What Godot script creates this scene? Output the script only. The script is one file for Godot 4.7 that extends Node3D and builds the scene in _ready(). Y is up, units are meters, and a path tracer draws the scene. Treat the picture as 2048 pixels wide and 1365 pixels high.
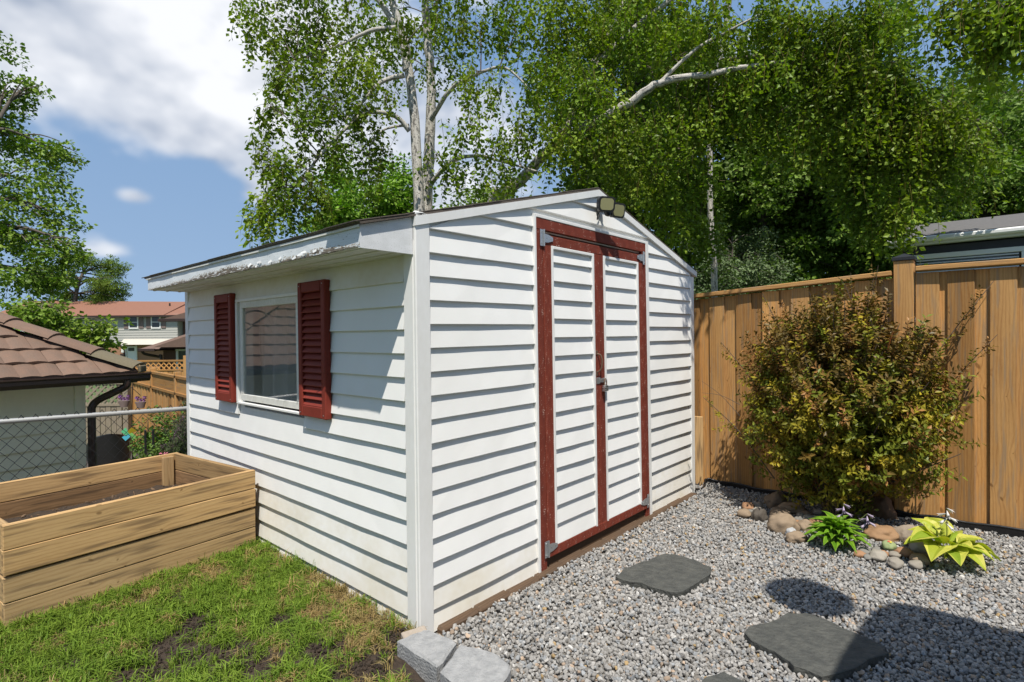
extends Node3D
# A white vinyl-sided garden shed in a back yard on a bright summer day.
const CAM := Vector3(-1.815, 1.55, 2.293)
const SUN := Vector3(0.33, -0.89, -0.33)
var rng := RandomNumberGenerator.new()
var M := {}
var taken := {}
var cache := {}

class MB:
	var v := PackedVector3Array()
	var n := PackedVector3Array()
	var t := PackedVector2Array()
	var c := PackedColorArray()
	var col := Color(1, 1, 1)
	var tinted := false
	func tri_n(a: Vector3, b: Vector3, d: Vector3, na: Vector3, nb: Vector3, nd: Vector3, ua := Vector2.ZERO, ub := Vector2.ZERO, ud := Vector2.ZERO) -> void:
		# corners run anticlockwise seen from outside; stored clockwise for Godot
		v.append(a); v.append(d); v.append(b)
		n.append(na); n.append(nd); n.append(nb)
		t.append(ua); t.append(ud); t.append(ub)
		if tinted:
			c.append(col); c.append(col); c.append(col)
	func tri(a: Vector3, b: Vector3, d: Vector3, ua := Vector2.ZERO, ub := Vector2.ZERO, ud := Vector2.ZERO) -> void:
		var nn := (b - a).cross(d - a).normalized()
		tri_n(a, b, d, nn, nn, nn, ua, ub, ud)
	func quad(a: Vector3, b: Vector3, d: Vector3, e: Vector3, ua := Vector2.ZERO, ub := Vector2.ZERO, ud := Vector2.ZERO, ue := Vector2.ZERO) -> void:
		tri(a, b, d, ua, ub, ud)
		tri(a, d, e, ua, ud, ue)
	func tri_out(a: Vector3, b: Vector3, d: Vector3, o: Vector3, ua := Vector2.ZERO, ub := Vector2.ZERO, ud := Vector2.ZERO) -> void:
		if (b - a).cross(d - a).dot(o) < 0.0:
			tri(a, d, b, ua, ud, ub)
		else:
			tri(a, b, d, ua, ub, ud)
	func quad_out(a: Vector3, b: Vector3, d: Vector3, e: Vector3, o: Vector3, ua := Vector2.ZERO, ub := Vector2.ZERO, ud := Vector2.ZERO, ue := Vector2.ZERO) -> void:
		if (b - a).cross(d - a).dot(o) < 0.0:
			quad(a, e, d, b, ua, ue, ud, ub)
		else:
			quad(a, b, d, e, ua, ub, ud, ue)
	# a chamfered box; uv in metres with v along the longest side
	func box(at: Vector3, size: Vector3, b := 0.003, turn := Basis.IDENTITY) -> void:
		var h := size * 0.5
		b = minf(b, minf(h.x, minf(h.y, h.z)) * 0.6)
		var la := 0
		if size.y > size[la]: la = 1
		if size.z > size[la]: la = 2
		var p := func(s: Vector3, ax: int) -> Vector3:
			var q := s * (h - Vector3(b, b, b))
			q[ax] = s[ax] * h[ax]
			return q
		var uvof := func(q: Vector3, ax: int) -> Vector2:
			if ax == la:
				return Vector2(q[(la + 1) % 3], q[(la + 2) % 3])
			var oth := 3 - ax - la
			return Vector2(q[oth], q[la])
		for ax in 3:
			var i := (ax + 1) % 3
			var j := (ax + 2) % 3
			for sg in [-1.0, 1.0]:
				var q := []
				for k in [[-1, -1], [1, -1], [1, 1], [-1, 1]]:
					var s := Vector3.ZERO
					s[ax] = sg; s[i] = k[0]; s[j] = k[1]
					q.append(p.call(s, ax))
				var o := Vector3.ZERO
				o[ax] = sg
				quad_out(at + turn * q[0], at + turn * q[1], at + turn * q[2], at + turn * q[3], turn * o, uvof.call(q[0], ax), uvof.call(q[1], ax), uvof.call(q[2], ax), uvof.call(q[3], ax))
			if b > 0.0:
				for k in [[-1, -1], [1, -1], [1, 1], [-1, 1]]:
					var s0 := Vector3.ZERO
					s0[i] = k[0]; s0[j] = k[1]
					var s1 := s0
					s0[ax] = -1; s1[ax] = 1
					var a0: Vector3 = p.call(s0, i)
					var a1: Vector3 = p.call(s1, i)
					var b0: Vector3 = p.call(s0, j)
					var b1: Vector3 = p.call(s1, j)
					var o := Vector3.ZERO
					o[i] = k[0]; o[j] = k[1]
					quad_out(at + turn * a0, at + turn * a1, at + turn * b1, at + turn * b0, turn * o, uvof.call(a0, i), uvof.call(a1, i), uvof.call(b1, i), uvof.call(b0, i))
		if b > 0.0:
			for sx in [-1, 1]:
				for sy in [-1, 1]:
					for sz in [-1, 1]:
						var s := Vector3(sx, sy, sz)
						tri_out(at + turn * p.call(s, 0), at + turn * p.call(s, 1), at + turn * p.call(s, 2), turn * s)
	# a tube along points with a radius at each
	func tube(pts: Array, rad: Array, sides := 8, caps := true, vscale := 1.0) -> void:
		var rings := []
		var nr := []
		var up := Vector3(0.13, 0.97, 0.2).normalized()
		var along := 0.0
		var us := []
		for k in pts.size():
			var d: Vector3
			if k == 0: d = pts[1] - pts[0]
			elif k == pts.size() - 1: d = pts[k] - pts[k - 1]
			else: d = pts[k + 1] - pts[k - 1]
			d = d.normalized()
			if k == 0 and absf(d.dot(up)) > 0.9: up = Vector3(0.96, 0.1, 0.25).normalized()
			var x := d.cross(up).normalized()
			var y := x.cross(d).normalized()
			up = y
			if k > 0: along += (pts[k] as Vector3).distance_to(pts[k - 1])
			var r := []
			var q := []
			for s in sides:
				var a := TAU * s / sides
				var o := x * cos(a) + y * sin(a)
				q.append(o)
				r.append((pts[k] as Vector3) + o * float(rad[k]))
			rings.append(r); nr.append(q); us.append(along * vscale)
		for k in pts.size() - 1:
			for s in sides:
				var s2 := (s + 1) % sides
				var u0 := float(s) / sides
				var u1 := float(s + 1) / sides
				tri_n(rings[k][s], rings[k + 1][s2], rings[k][s2], nr[k][s], nr[k + 1][s2], nr[k][s2], Vector2(u0, us[k]), Vector2(u1, us[k + 1]), Vector2(u1, us[k]))
				tri_n(rings[k][s], rings[k + 1][s], rings[k + 1][s2], nr[k][s], nr[k + 1][s], nr[k + 1][s2], Vector2(u0, us[k]), Vector2(u0, us[k + 1]), Vector2(u1, us[k + 1]))
		if caps:
			for s in sides:
				tri(pts[0], rings[0][s], rings[0][(s + 1) % sides])
				tri(pts[-1], rings[-1][(s + 1) % sides], rings[-1][s])
	# a flat polygon (x, z) raised from y0 to y1, top corners pulled in by b
	func slab(poly: Array, y0: float, y1: float, b := 0.0) -> void:
		var mid := Vector3.ZERO
		for p in poly: mid += Vector3(p.x, 0, p.y)
		mid /= poly.size()
		var m1 := mid + Vector3(0, y1, 0)
		for k in poly.size():
			var p: Vector2 = poly[k]
			var q: Vector2 = poly[(k + 1) % poly.size()]
			var a := Vector3(p.x, y0, p.y)
			var d := Vector3(q.x, y0, q.y)
			var a1 := Vector3(p.x, y1 - b * 0.7, p.y)
			var d1 := Vector3(q.x, y1 - b * 0.7, q.y)
			var a2 := a1.lerp(Vector3(mid.x, a1.y, mid.z), b / maxf(a1.distance_to(Vector3(mid.x, a1.y, mid.z)), 0.01)) + Vector3(0, b * 0.7, 0)
			var d2 := d1.lerp(Vector3(mid.x, d1.y, mid.z), b / maxf(d1.distance_to(Vector3(mid.x, d1.y, mid.z)), 0.01)) + Vector3(0, b * 0.7, 0)
			var o := (a + d) * 0.5 - mid
			o.y = 0
			quad_out(a, d, d1, a1, o, Vector2(p.x, p.y), Vector2(q.x, q.y), Vector2(q.x, q.y), Vector2(p.x, p.y))
			if b > 0.0: quad_out(a1, d1, d2, a2, o + Vector3(0, 0.2, 0))
			tri_out(a2, d2, m1, Vector3.UP, Vector2(a2.x, a2.z), Vector2(d2.x, d2.z), Vector2(m1.x, m1.z))
			tri_out(a, d, mid + Vector3(0, y0, 0), Vector3.DOWN)
	func mesh() -> ArrayMesh:
		var m := ArrayMesh.new()
		var a := []
		a.resize(Mesh.ARRAY_MAX)
		a[Mesh.ARRAY_VERTEX] = v
		a[Mesh.ARRAY_NORMAL] = n
		a[Mesh.ARRAY_TEX_UV] = t
		if tinted: a[Mesh.ARRAY_COLOR] = c
		m.add_surface_from_arrays(Mesh.PRIMITIVE_TRIANGLES, a)
		return m

func numbered(called: String) -> String:
	if not taken.has(called):
		taken[called] = 0
		return called
	taken[called] += 1
	return "%s_%03d" % [called, taken[called]]

func metas(o: Node, label: String, category: String, group := "") -> void:
	o.set_meta("label", label)
	o.set_meta("category", category)
	if group: o.set_meta("group", group)

func thing(called: String, label: String, category: String, at := Vector3.ZERO, group := "") -> Node3D:
	var o := Node3D.new()
	o.name = numbered(called)
	add_child(o, true)
	o.position = at
	metas(o, label, category, group)
	return o

func put(called: String, mesh: Mesh, m: Material, parent: Node3D, at := Vector3.ZERO, turn := Basis.IDENTITY) -> MeshInstance3D:
	var o := MeshInstance3D.new()
	o.name = called
	o.mesh = mesh
	o.material_override = m
	parent.add_child(o, true)
	o.transform = Transform3D(turn, at)
	return o

func solo(called: String, mesh: Mesh, m: Material, label: String, category: String, group := "", at := Vector3.ZERO, turn := Basis.IDENTITY) -> MeshInstance3D:
	var o := put(numbered(called), mesh, m, self, at, turn)
	metas(o, label, category, group)
	return o

func structure(called: String, mesh: Mesh, m: Material) -> MeshInstance3D:
	var o := put(numbered(called), mesh, m, self)
	o.set_meta("kind", "structure")
	return o

func bx(size: Vector3, b := 0.003) -> ArrayMesh:
	var key := "%s %s" % [size, b]
	if not cache.has(key):
		var mb := MB.new()
		mb.box(Vector3.ZERO, size, b)
		cache[key] = mb.mesh()
	return cache[key]

func board(called: String, a: Vector3, b: Vector3, m: Material, parent: Node3D, bev := 0.003) -> MeshInstance3D:
	return put(called, bx((b - a).abs(), bev), m, parent, (a + b) * 0.5)

func many(called: String, mesh: Mesh, m: Material, parent: Node3D, spots: Array, tints: Array) -> MultiMeshInstance3D:
	var mm := MultiMesh.new()
	mm.transform_format = MultiMesh.TRANSFORM_3D
	mm.use_colors = true
	mm.mesh = mesh
	mm.instance_count = spots.size()
	for k in spots.size():
		mm.set_instance_transform(k, spots[k])
		mm.set_instance_color(k, tints[k])
	var o := MultiMeshInstance3D.new()
	o.name = called if parent != self else numbered(called)
	o.multimesh = mm
	o.material_override = m
	parent.add_child(o, true)
	o.set_meta("kind", "stuff")
	return o

func spline(pts: Array, per := 5) -> Array:
	var out := []
	for k in pts.size() - 1:
		var p0: Vector3 = pts[maxi(k - 1, 0)]
		var p1: Vector3 = pts[k]
		var p2: Vector3 = pts[k + 1]
		var p3: Vector3 = pts[mini(k + 2, pts.size() - 1)]
		for s in per:
			out.append(p1.cubic_interpolate(p2, p0, p3, float(s) / per))
	out.append(pts[-1])
	return out

func taper(count: int, r0: float, r1: float) -> Array:
	var out := []
	for k in count: out.append(lerpf(r0, r1, float(k) / (count - 1)))
	return out

# ---------- materials and textures ----------
func mat(c: Color, rough := 0.8, spec := 0.5) -> StandardMaterial3D:
	var m := StandardMaterial3D.new()
	m.albedo_color = c.linear_to_srgb()
	m.roughness = rough
	m.metallic_specular = spec
	return m

func leaf_mat(back: Color, rough := 0.5) -> StandardMaterial3D:
	var m := StandardMaterial3D.new()
	m.vertex_color_use_as_albedo = true
	m.roughness = rough
	m.metallic_specular = 0.3
	m.backlight_enabled = true
	m.backlight = back
	m.cull_mode = BaseMaterial3D.CULL_DISABLED
	return m

func noise(sd: int, freq: float, oct := 4) -> FastNoiseLite:
	var z := FastNoiseLite.new()
	z.noise_type = FastNoiseLite.TYPE_SIMPLEX_SMOOTH
	z.seed = sd
	z.frequency = freq
	z.fractal_octaves = oct
	return z

func tex(img: Image) -> ImageTexture:
	return ImageTexture.create_from_image(img)

# a seamless texture: two noises looked up in a ramp between two colours, with specks of a third
func mottle(size: int, sd: int, ca: Color, cb: Color, freq: float, fine: float, fine_share: float, speck := Color(0, 0, 0), speck_over := 2.0) -> ImageTexture:
	var g := noise(sd, freq, 5).get_seamless_image(size, size).get_data()
	var h := noise(sd + 7, fine, 2).get_seamless_image(size, size).get_data()
	var lut := []
	for k in 256: lut.append(ca.lerp(cb, k / 255.0).linear_to_srgb())
	var sp := speck.linear_to_srgb()
	var out := PackedByteArray()
	out.resize(size * size * 3)
	for k in size * size:
		var w := lerpf(g[k], h[k], fine_share)
		var q: Color = lut[clampi(int((w - 128.0) * 1.3 + 128.0), 0, 255)]
		if h[k] / 255.0 > speck_over: q = sp
		out[k * 3] = q.r8; out[k * 3 + 1] = q.g8; out[k * 3 + 2] = q.b8
	var img := Image.create_from_data(size, size, false, Image.FORMAT_RGB8, out)
	img.generate_mipmaps()
	return tex(img)

func height_of(size: int, sd: int, freq: float, oct := 4) -> ImageTexture:
	return tex(noise(sd, freq, oct).get_seamless_image(size, size))

func world_tex(m: StandardMaterial3D, texture: Texture2D, scale: Vector3) -> StandardMaterial3D:
	m.albedo_texture = texture
	m.uv1_triplanar = true
	m.uv1_world_triplanar = true
	m.uv1_scale = scale
	return m

func relief(m: StandardMaterial3D, texture: Texture2D, cm: float) -> StandardMaterial3D:
	m.heightmap_enabled = true
	m.heightmap_texture = texture
	m.heightmap_scale = cm
	return m

# one board's face: grain lines that bend round knots, weather streaks
func wood_tex(sd: int, light: Color, dark: Color, grey: Color, knots: int, wide := 0.3, tall := 2.6, grey_amount := 0.5) -> ImageTexture:
	var w := 128
	var h := 768
	var r := RandomNumberGenerator.new()
	r.seed = sd
	var na := noise(sd, 1.0, 3)
	var nb := noise(sd + 3, 1.0, 2)
	var nc := noise(sd + 5, 1.0, 3)
	var kk := []
	for k in knots: kk.append([r.randf() * wide, r.randf_range(0.02, 0.98) * tall, 0.003 + 0.016 * r.randf() * r.randf(), r.randf_range(0.35, 0.95), r.randf_range(-0.5, 0.5)])
	var out := PackedByteArray()
	out.resize(w * h * 3)
	var o := 0
	for y in h:
		var pv := (y + 0.5) / h * tall
		var near := []
		for k in kk:
			if absf(pv - k[1]) < 0.14: near.append(k)
		for x in w:
			var pu := (x + 0.5) / w * wide
			var bend := 0.0
			var knot := 0.0
			for k in near:
				var du: float = pu - k[0] + (pv - k[1]) * k[4]
				var dv: float = (pv - k[1]) * k[3]
				var d := sqrt(du * du + dv * dv)
				bend += 0.016 * exp(-d * d / 0.0009)
				knot = maxf(knot, 1.0 - smoothstep(k[2] * 0.55, k[2] * 1.25, d))
			var ring := (pu + bend + 0.018 * na.get_noise_2d(pu * 9.0, pv * 1.1)) * 75.0
			var late := 0.5 + 0.5 * sin(ring * TAU * 0.6)
			late = late * late * late
			var fine := nb.get_noise_2d(pu * 900.0, pv * 14.0)
			var big := nc.get_noise_2d(pu * 7.0, pv * 0.9)
			var q := light.lerp(dark, clampf(late * 0.42 + fine * 0.22 + big * 0.3 + 0.18, 0.0, 1.0))
			q = q.lerp(grey, clampf((nc.get_noise_2d(pu * 26.0 + 50.0, pv * 1.6) - 0.08) * 2.2, 0.0, 1.0) * grey_amount)
			q = q.lerp(dark * 0.5, knot * 0.72)
			q = q.linear_to_srgb()
			out[o] = q.r8; out[o + 1] = q.g8; out[o + 2] = q.b8
			o += 3
	return tex(Image.create_from_data(w, h, false, Image.FORMAT_RGB8, out))

func wood_set(called: String, n: int, light: Color, dark: Color, grey: Color, knots: int, grey_amount: float) -> void:
	var list := []
	for k in n:
		var t := wood_tex(hash(called) % 900 + k * 31, light, dark, grey, knots, 0.3, 2.6, grey_amount)
		for s in 3:
			var m := mat([Color(0.70, 0.66, 0.60), Color(0.96, 0.95, 0.94), Color(1.15, 1.08, 0.98)][s], 0.78, 0.3)
			m.albedo_texture = t
			m.uv1_scale = Vector3(1.0 / 0.3, 1.0 / 2.6, 1)
			m.uv1_offset = Vector3(0.5 + (s - 1) * 0.27, 0.5, 0)
			relief(m, t, 0.05)
			list.append(m)
	M[called] = list

func pick(list: Array) -> Variant:
	return list[rng.randi() % list.size()]

func make_materials() -> void:
	# painted vinyl: white with faint grime that runs in streaks
	var vin := mat(Color(1, 1, 1), 0.55, 0.4)
	world_tex(vin, mottle(512, 4, Color(0.81, 0.81, 0.80), Color(0.73, 0.725, 0.70), 0.004, 0.03, 0.25), Vector3(0.35, 0.3, 0.35))
	relief(vin, height_of(256, 9, 0.02), 0.01)
	M.vinyl = vin
	M.vinyl_grimy = world_tex(mat(Color(1, 1, 1), 0.6), mottle(512, 14, Color(0.80, 0.797, 0.785), Color(0.665, 0.625, 0.53), 0.005, 0.05, 0.3), Vector3(0.5, 0.6, 0.5))
	M.trim = world_tex(mat(Color(1, 1, 1), 0.45), mottle(256, 21, Color(0.80, 0.80, 0.79), Color(0.73, 0.725, 0.70), 0.01, 0.08, 0.4), Vector3(1.3, 0.6, 1.3))
	M.trim_dirty = world_tex(mat(Color(1, 1, 1), 0.6), mottle(256, 22, Color(0.76, 0.755, 0.72), Color(0.60, 0.585, 0.52), 0.012, 0.1, 0.5, Color(0.3, 0.27, 0.2), 0.92), Vector3(2.0, 1.2, 2.0))
	# oxblood paint with nicks down to the primer
	var size := 512
	var base := noise(31, 0.008, 4).get_seamless_image(size, size).get_data()
	var chip := noise(33, 0.085, 3).get_seamless_image(size, size).get_data()
	var zone := noise(35, 0.012, 3).get_seamless_image(size, size).get_data()
	var rough := noise(37, 0.2, 2).get_seamless_image(size, size).get_data()
	var out := PackedByteArray()
	out.resize(size * size * 3)
	for k in size * size:
		var q := Color(0.205, 0.046, 0.029).lerp(Color(0.135, 0.032, 0.022), base[k] / 255.0)
		q = q * (0.9 + 0.2 * rough[k] / 255.0)
		var lim := 222.0 - maxf(0.0, zone[k] - 135.0) * 0.62
		if chip[k] > lim: q = Color(0.55, 0.44, 0.38)
		elif chip[k] > lim - 7.0: q = q.lerp(Color(0.36, 0.15, 0.10), 0.6)
		q = q.linear_to_srgb()
		out[k * 3] = q.r8; out[k * 3 + 1] = q.g8; out[k * 3 + 2] = q.b8
	var chips := tex(Image.create_from_data(size, size, false, Image.FORMAT_RGB8, out))
	M.red = world_tex(mat(Color(1, 1, 1), 0.7, 0.25), chips, Vector3(2.6, 1.5, 2.6))
	M.red_worn = world_tex(mat(Color(1.12, 1.05, 1.0), 0.7, 0.25), chips, Vector3(5.0, 1.9, 5.0))
	M.shutter = world_tex(mat(Color(1, 1, 1), 0.55, 0.3), mottle(256, 41, Color(0.23, 0.038, 0.025), Color(0.165, 0.029, 0.02), 0.012, 0.12, 0.4), Vector3(1.5, 1.5, 1.5))
	# fascia paint flaking off grey wood: (u along 3.4 m, v up the board)
	var w := 1024
	var h := 48
	var pn := noise(51, 1.0, 4)
	var pf := noise(53, 1.0, 3)
	out = PackedByteArray()
	out.resize(w * h * 3)
	for y in h:
		for x in w:
			var u := (x + 0.5) / w * 3.4
			var vv := (y + 0.5) / h * 0.11
			var edge := (0.018 + 0.045 * pn.get_noise_1d(u * 1.7 + 3.0) + 0.012 * pf.get_noise_2d(u * 26.0, vv * 60.0))
			edge *= smoothstep(0.05, 0.3, u) * 0.75 + 0.25
			edge *= 1.0 - 0.75 * smoothstep(2.0, 3.0, u)
			var q := Color(0.72, 0.75, 0.78).lerp(Color(0.55, 0.58, 0.6), 0.5 + 0.5 * pf.get_noise_2d(u * 6.0, vv * 130.0))
			if vv < edge and pn.get_noise_2d(u * 9.0 + 40.0, vv * 70.0) > -0.2:
				q = Color(0.20, 0.165, 0.125).lerp(Color(0.07, 0.058, 0.047), 0.5 + 0.8 * pf.get_noise_2d(u * 12.0, vv * 160.0))
			elif vv < edge + 0.012 and pf.get_noise_2d(u * 40.0, vv * 90.0) > 0.12:
				q = Color(0.34, 0.29, 0.23)
			elif pf.get_noise_2d(u * 30.0 + 9.0, vv * 200.0) > 0.62:
				q = Color(0.16, 0.15, 0.14)
			q = q.linear_to_srgb()
			var o := (y * w + x) * 3
			out[o] = q.r8; out[o + 1] = q.g8; out[o + 2] = q.b8
	var peel := mat(Color(1, 1, 1), 0.75)
	peel.albedo_texture = tex(Image.create_from_data(w, h, false, Image.FORMAT_RGB8, out))
	relief(peel, peel.albedo_texture, 0.03)
	M.peel = peel
	M.old_paint = world_tex(mat(Color(1, 1, 1), 0.7), mottle(512, 57, Color(0.76, 0.77, 0.79), Color(0.60, 0.61, 0.61), 0.006, 0.09, 0.45, Color(0.2, 0.17, 0.13), 0.87), Vector3(2.2, 5.0, 2.2))
	M.shingle = world_tex(mat(Color(1, 1, 1), 0.95), mottle(256, 61, Color(0.05, 0.042, 0.036), Color(0.13, 0.105, 0.085), 0.05, 0.3, 0.6), Vector3(3, 3, 3))
	# timber
	wood_set("cedar", 5, Color(0.57, 0.325, 0.125), Color(0.33, 0.155, 0.05), Color(0.32, 0.225, 0.14), 11, 0.75)
	wood_set("pine", 3, Color(0.50, 0.35, 0.185), Color(0.33, 0.205, 0.095), Color(0.19, 0.13, 0.075), 15, 0.85)
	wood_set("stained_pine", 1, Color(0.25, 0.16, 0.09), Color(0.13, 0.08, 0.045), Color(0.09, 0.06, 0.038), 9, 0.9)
	wood_set("old_timber", 1, Color(0.13, 0.085, 0.055), Color(0.06, 0.038, 0.025), Color(0.12, 0.098, 0.078), 6, 0.8)
	# ground stuff
	M.soil = relief(world_tex(mat(Color(1, 1, 1), 0.95), mottle(512, 71, Color(0.018, 0.012, 0.008), Color(0.06, 0.04, 0.026), 0.02, 0.16, 0.5), Vector3(2.2, 2.2, 2.2)), height_of(256, 73, 0.05, 5), 1.2)
	M.gravel_bed = relief(world_tex(mat(Color(1, 1, 1), 0.95), mottle(512, 75, Color(0.10, 0.092, 0.082), Color(0.26, 0.245, 0.225), 0.03, 0.25, 0.6), Vector3(2, 2, 2)), height_of(256, 77, 0.08, 4), 1.0)
	M.grass_far = world_tex(mat(Color(1, 1, 1), 0.95), mottle(256, 79, Color(0.04, 0.075, 0.016), Color(0.10, 0.14, 0.035), 0.02, 0.2, 0.5), Vector3(0.7, 0.7, 0.7))
	var st := mat(Color(1, 1, 1), 0.8, 0.4)
	st.vertex_color_use_as_albedo = true
	relief(world_tex(st, mottle(256, 81, Color(0.75, 0.75, 0.75), Color(1, 1, 1), 0.04, 0.3, 0.6), Vector3(9, 9, 9)), height_of(256, 83, 0.1, 3), 0.15)
	M.stone = st
	M.flag = relief(world_tex(mat(Color(1, 1, 1), 0.82), mottle(512, 85, Color(0.026, 0.029, 0.029), Color(0.095, 0.096, 0.085), 0.012, 0.35, 0.55, Color(0.23, 0.23, 0.22), 0.86), Vector3(1.8, 1.8, 1.8)), height_of(256, 87, 0.05, 5), 0.9)
	M.block = relief(world_tex(mat(Color(1, 1, 1), 0.9), mottle(512, 89, Color(0.19, 0.195, 0.20), Color(0.38, 0.38, 0.38), 0.014, 0.3, 0.5, Color(0.09, 0.09, 0.09), 0.82), Vector3(2.4, 2.4, 2.4)), height_of(256, 91, 0.1, 4), 0.35)
	M.clay = world_tex(mat(Color(1, 1, 1), 0.9), mottle(256, 93, Color(0.26, 0.22, 0.18), Color(0.40, 0.34, 0.28), 0.03, 0.3, 0.5), Vector3(5, 5, 5))
	M.plastic = mat(Color(0.012, 0.012, 0.013), 0.35)
	# metals, glass
	M.zinc = world_tex(mat(Color(1, 1, 1), 0.42), mottle(128, 95, Color(0.40, 0.42, 0.44), Color(0.60, 0.61, 0.62), 0.05, 0.3, 0.5), Vector3(12, 12, 12))
	M.zinc.metallic = 0.85
	M.steel = mat(Color(0.6, 0.6, 0.6), 0.25)
	M.steel.metallic = 1.0
	M.rust = mat(Color(0.16, 0.10, 0.065), 0.6)
	M.rust.metallic = 0.5
	M.wire = mat(Color(0.045, 0.045, 0.047), 0.5)
	M.wire.metallic = 0.6
	M.rail = mat(Color(0.42, 0.42, 0.41), 0.45)
	M.rail.metallic = 0.35
	var gl := StandardMaterial3D.new()
	gl.albedo_color = Color(0.6, 0.65, 0.65, 0.12)
	gl.transparency = BaseMaterial3D.TRANSPARENCY_ALPHA
	gl.roughness = 0.02
	gl.metallic_specular = 0.5
	M.glass = gl
	var sheer := mat(Color(0.30, 0.29, 0.275), 0.9)
	M.curtain = sheer
	M.dark = mat(Color(0.02, 0.019, 0.018), 0.9)
	M.inside = mat(Color(0.16, 0.12, 0.085), 0.9)
	M.black = mat(Color(0.018, 0.018, 0.019), 0.45)
	M.lens = world_tex(mat(Color(1, 1, 1), 0.25), mottle(128, 97, Color(0.27, 0.26, 0.13), Color(0.36, 0.34, 0.18), 0.1, 0.4, 0.6), Vector3(20, 20, 20))
	# neighbours
	M.cream = world_tex(mat(Color(1, 1, 1), 0.6), mottle(256, 101, Color(0.78, 0.77, 0.58), Color(0.70, 0.69, 0.52), 0.01, 0.1, 0.4), Vector3(0.8, 0.8, 0.8))
	M.brown = world_tex(mat(Color(1, 1, 1), 0.35), mottle(128, 103, Color(0.030, 0.017, 0.014), Color(0.055, 0.032, 0.026), 0.03, 0.2, 0.5), Vector3(2, 2, 2))
	var tiles := []
	for k in 4:
		tiles.append(relief(world_tex(mat(Color(1, 1, 1) * [0.9, 1.0, 1.08, 0.97][k], 0.9), mottle(256, 111, Color(0.215, 0.125, 0.085), Color(0.13, 0.095, 0.072), 0.016, 0.2, 0.5, Color(0.30, 0.27, 0.23), 0.86), Vector3(1.6, 1.6, 1.6)), height_of(256, 113, 0.08, 4), 0.2))
	M.tiles = tiles
	M.moss = world_tex(mat(Color(1, 1, 1), 0.95), mottle(256, 115, Color(0.10, 0.095, 0.05), Color(0.19, 0.15, 0.11), 0.04, 0.3, 0.6), Vector3(4, 4, 4))
	M.town_roof = world_tex(mat(Color(1, 1, 1), 0.95), mottle(256, 121, Color(0.215, 0.098, 0.062), Color(0.255, 0.122, 0.08), 0.02, 0.3, 0.5), Vector3(0.6, 0.6, 0.6))
	M.town_grey = mat(Color(0.40, 0.39, 0.36), 0.7)
	M.town_brick = world_tex(mat(Color(1, 1, 1), 0.9), mottle(256, 123, Color(0.38, 0.20, 0.115), Color(0.27, 0.14, 0.085), 0.05, 0.35, 0.6), Vector3(1.0, 2.4, 1.0))
	M.brick = world_tex(mat(Color(1, 1, 1), 0.9), mottle(256, 125, Color(0.17, 0.085, 0.06), Color(0.10, 0.055, 0.042), 0.05, 0.35, 0.6), Vector3(1.5, 4.0, 1.5))
	M.brown_roof = world_tex(mat(Color(1, 1, 1), 0.95), mottle(256, 127, Color(0.19, 0.12, 0.095), Color(0.11, 0.075, 0.06), 0.03, 0.3, 0.6), Vector3(1.2, 1.2, 1.2))
	M.white = mat(Color(0.76, 0.76, 0.74), 0.5)
	M.mauve = mat(Color(0.17, 0.125, 0.115), 0.7)
	M.panes = mat(Color(0.04, 0.05, 0.055), 0.08)
	M.slate_wall = mat(Color(0.035, 0.037, 0.042), 0.6)
	M.slate_roof = world_tex(mat(Color(1, 1, 1), 0.95), mottle(256, 129, Color(0.085, 0.08, 0.078), Color(0.15, 0.145, 0.14), 0.03, 0.3, 0.6), Vector3(1.5, 1.5, 1.5))
	M.deck = world_tex(mat(Color(1, 1, 1), 0.8), mottle(256, 131, Color(0.05, 0.04, 0.034), Color(0.09, 0.07, 0.06), 0.02, 0.2, 0.5), Vector3(1, 1, 1))
	M.old_grey = world_tex(mat(Color(1, 1, 1), 0.85), mottle(256, 133, Color(0.30, 0.25, 0.18), Color(0.20, 0.165, 0.12), 0.02, 0.2, 0.5), Vector3(3, 1, 3))
	M.house = mat(Color(0.5, 0.47, 0.42), 0.8)
	# bark: white with short dark bands
	w = 128
	h = 512
	var bn := noise(141, 1.0, 4)
	out = PackedByteArray()
	out.resize(w * h * 3)
	for y in h:
		for x in w:
			var a := TAU * x / w
			var px := cos(a) * 0.9
			var pz := sin(a) * 0.9
			var pv := y / float(h) * 2.0
			var q := Color(0.56, 0.53, 0.48).lerp(Color(0.34, 0.315, 0.28), clampf(0.4 + 0.9 * bn.get_noise_3d(px * 2.0, pv * 3.0, pz * 2.0), 0, 1))
			if bn.get_noise_3d(px * 3.0 + 7.0, pv * 38.0, pz * 3.0) > 0.30: q = Color(0.10, 0.09, 0.08)
			if bn.get_noise_3d(px * 1.6 + 27.0, pv * 5.0, pz * 1.6) > 0.30: q = q.lerp(Color(0.07, 0.06, 0.05), 0.8)
			q = q.linear_to_srgb()
			var o := (y * w + x) * 3
			out[o] = q.r8; out[o + 1] = q.g8; out[o + 2] = q.b8
	M.birch_bark = mat(Color(1, 1, 1), 0.75)
	M.birch_bark.albedo_texture = tex(Image.create_from_data(w, h, false, Image.FORMAT_RGB8, out))
	M.bark = world_tex(mat(Color(1, 1, 1), 0.95), mottle(256, 143, Color(0.06, 0.05, 0.04), Color(0.15, 0.125, 0.1), 0.03, 0.2, 0.5), Vector3(3, 1, 3))
	M.twig = mat(Color(0.10, 0.075, 0.055), 0.85)
	M.birch_leaf = leaf_mat(Color(0.85, 0.9, 0.35), 0.4)
	M.maple_leaf = leaf_mat(Color(0.65, 0.75, 0.3), 0.5)
	M.bush_leaf = leaf_mat(Color(0.6, 0.6, 0.25), 0.42)
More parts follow.
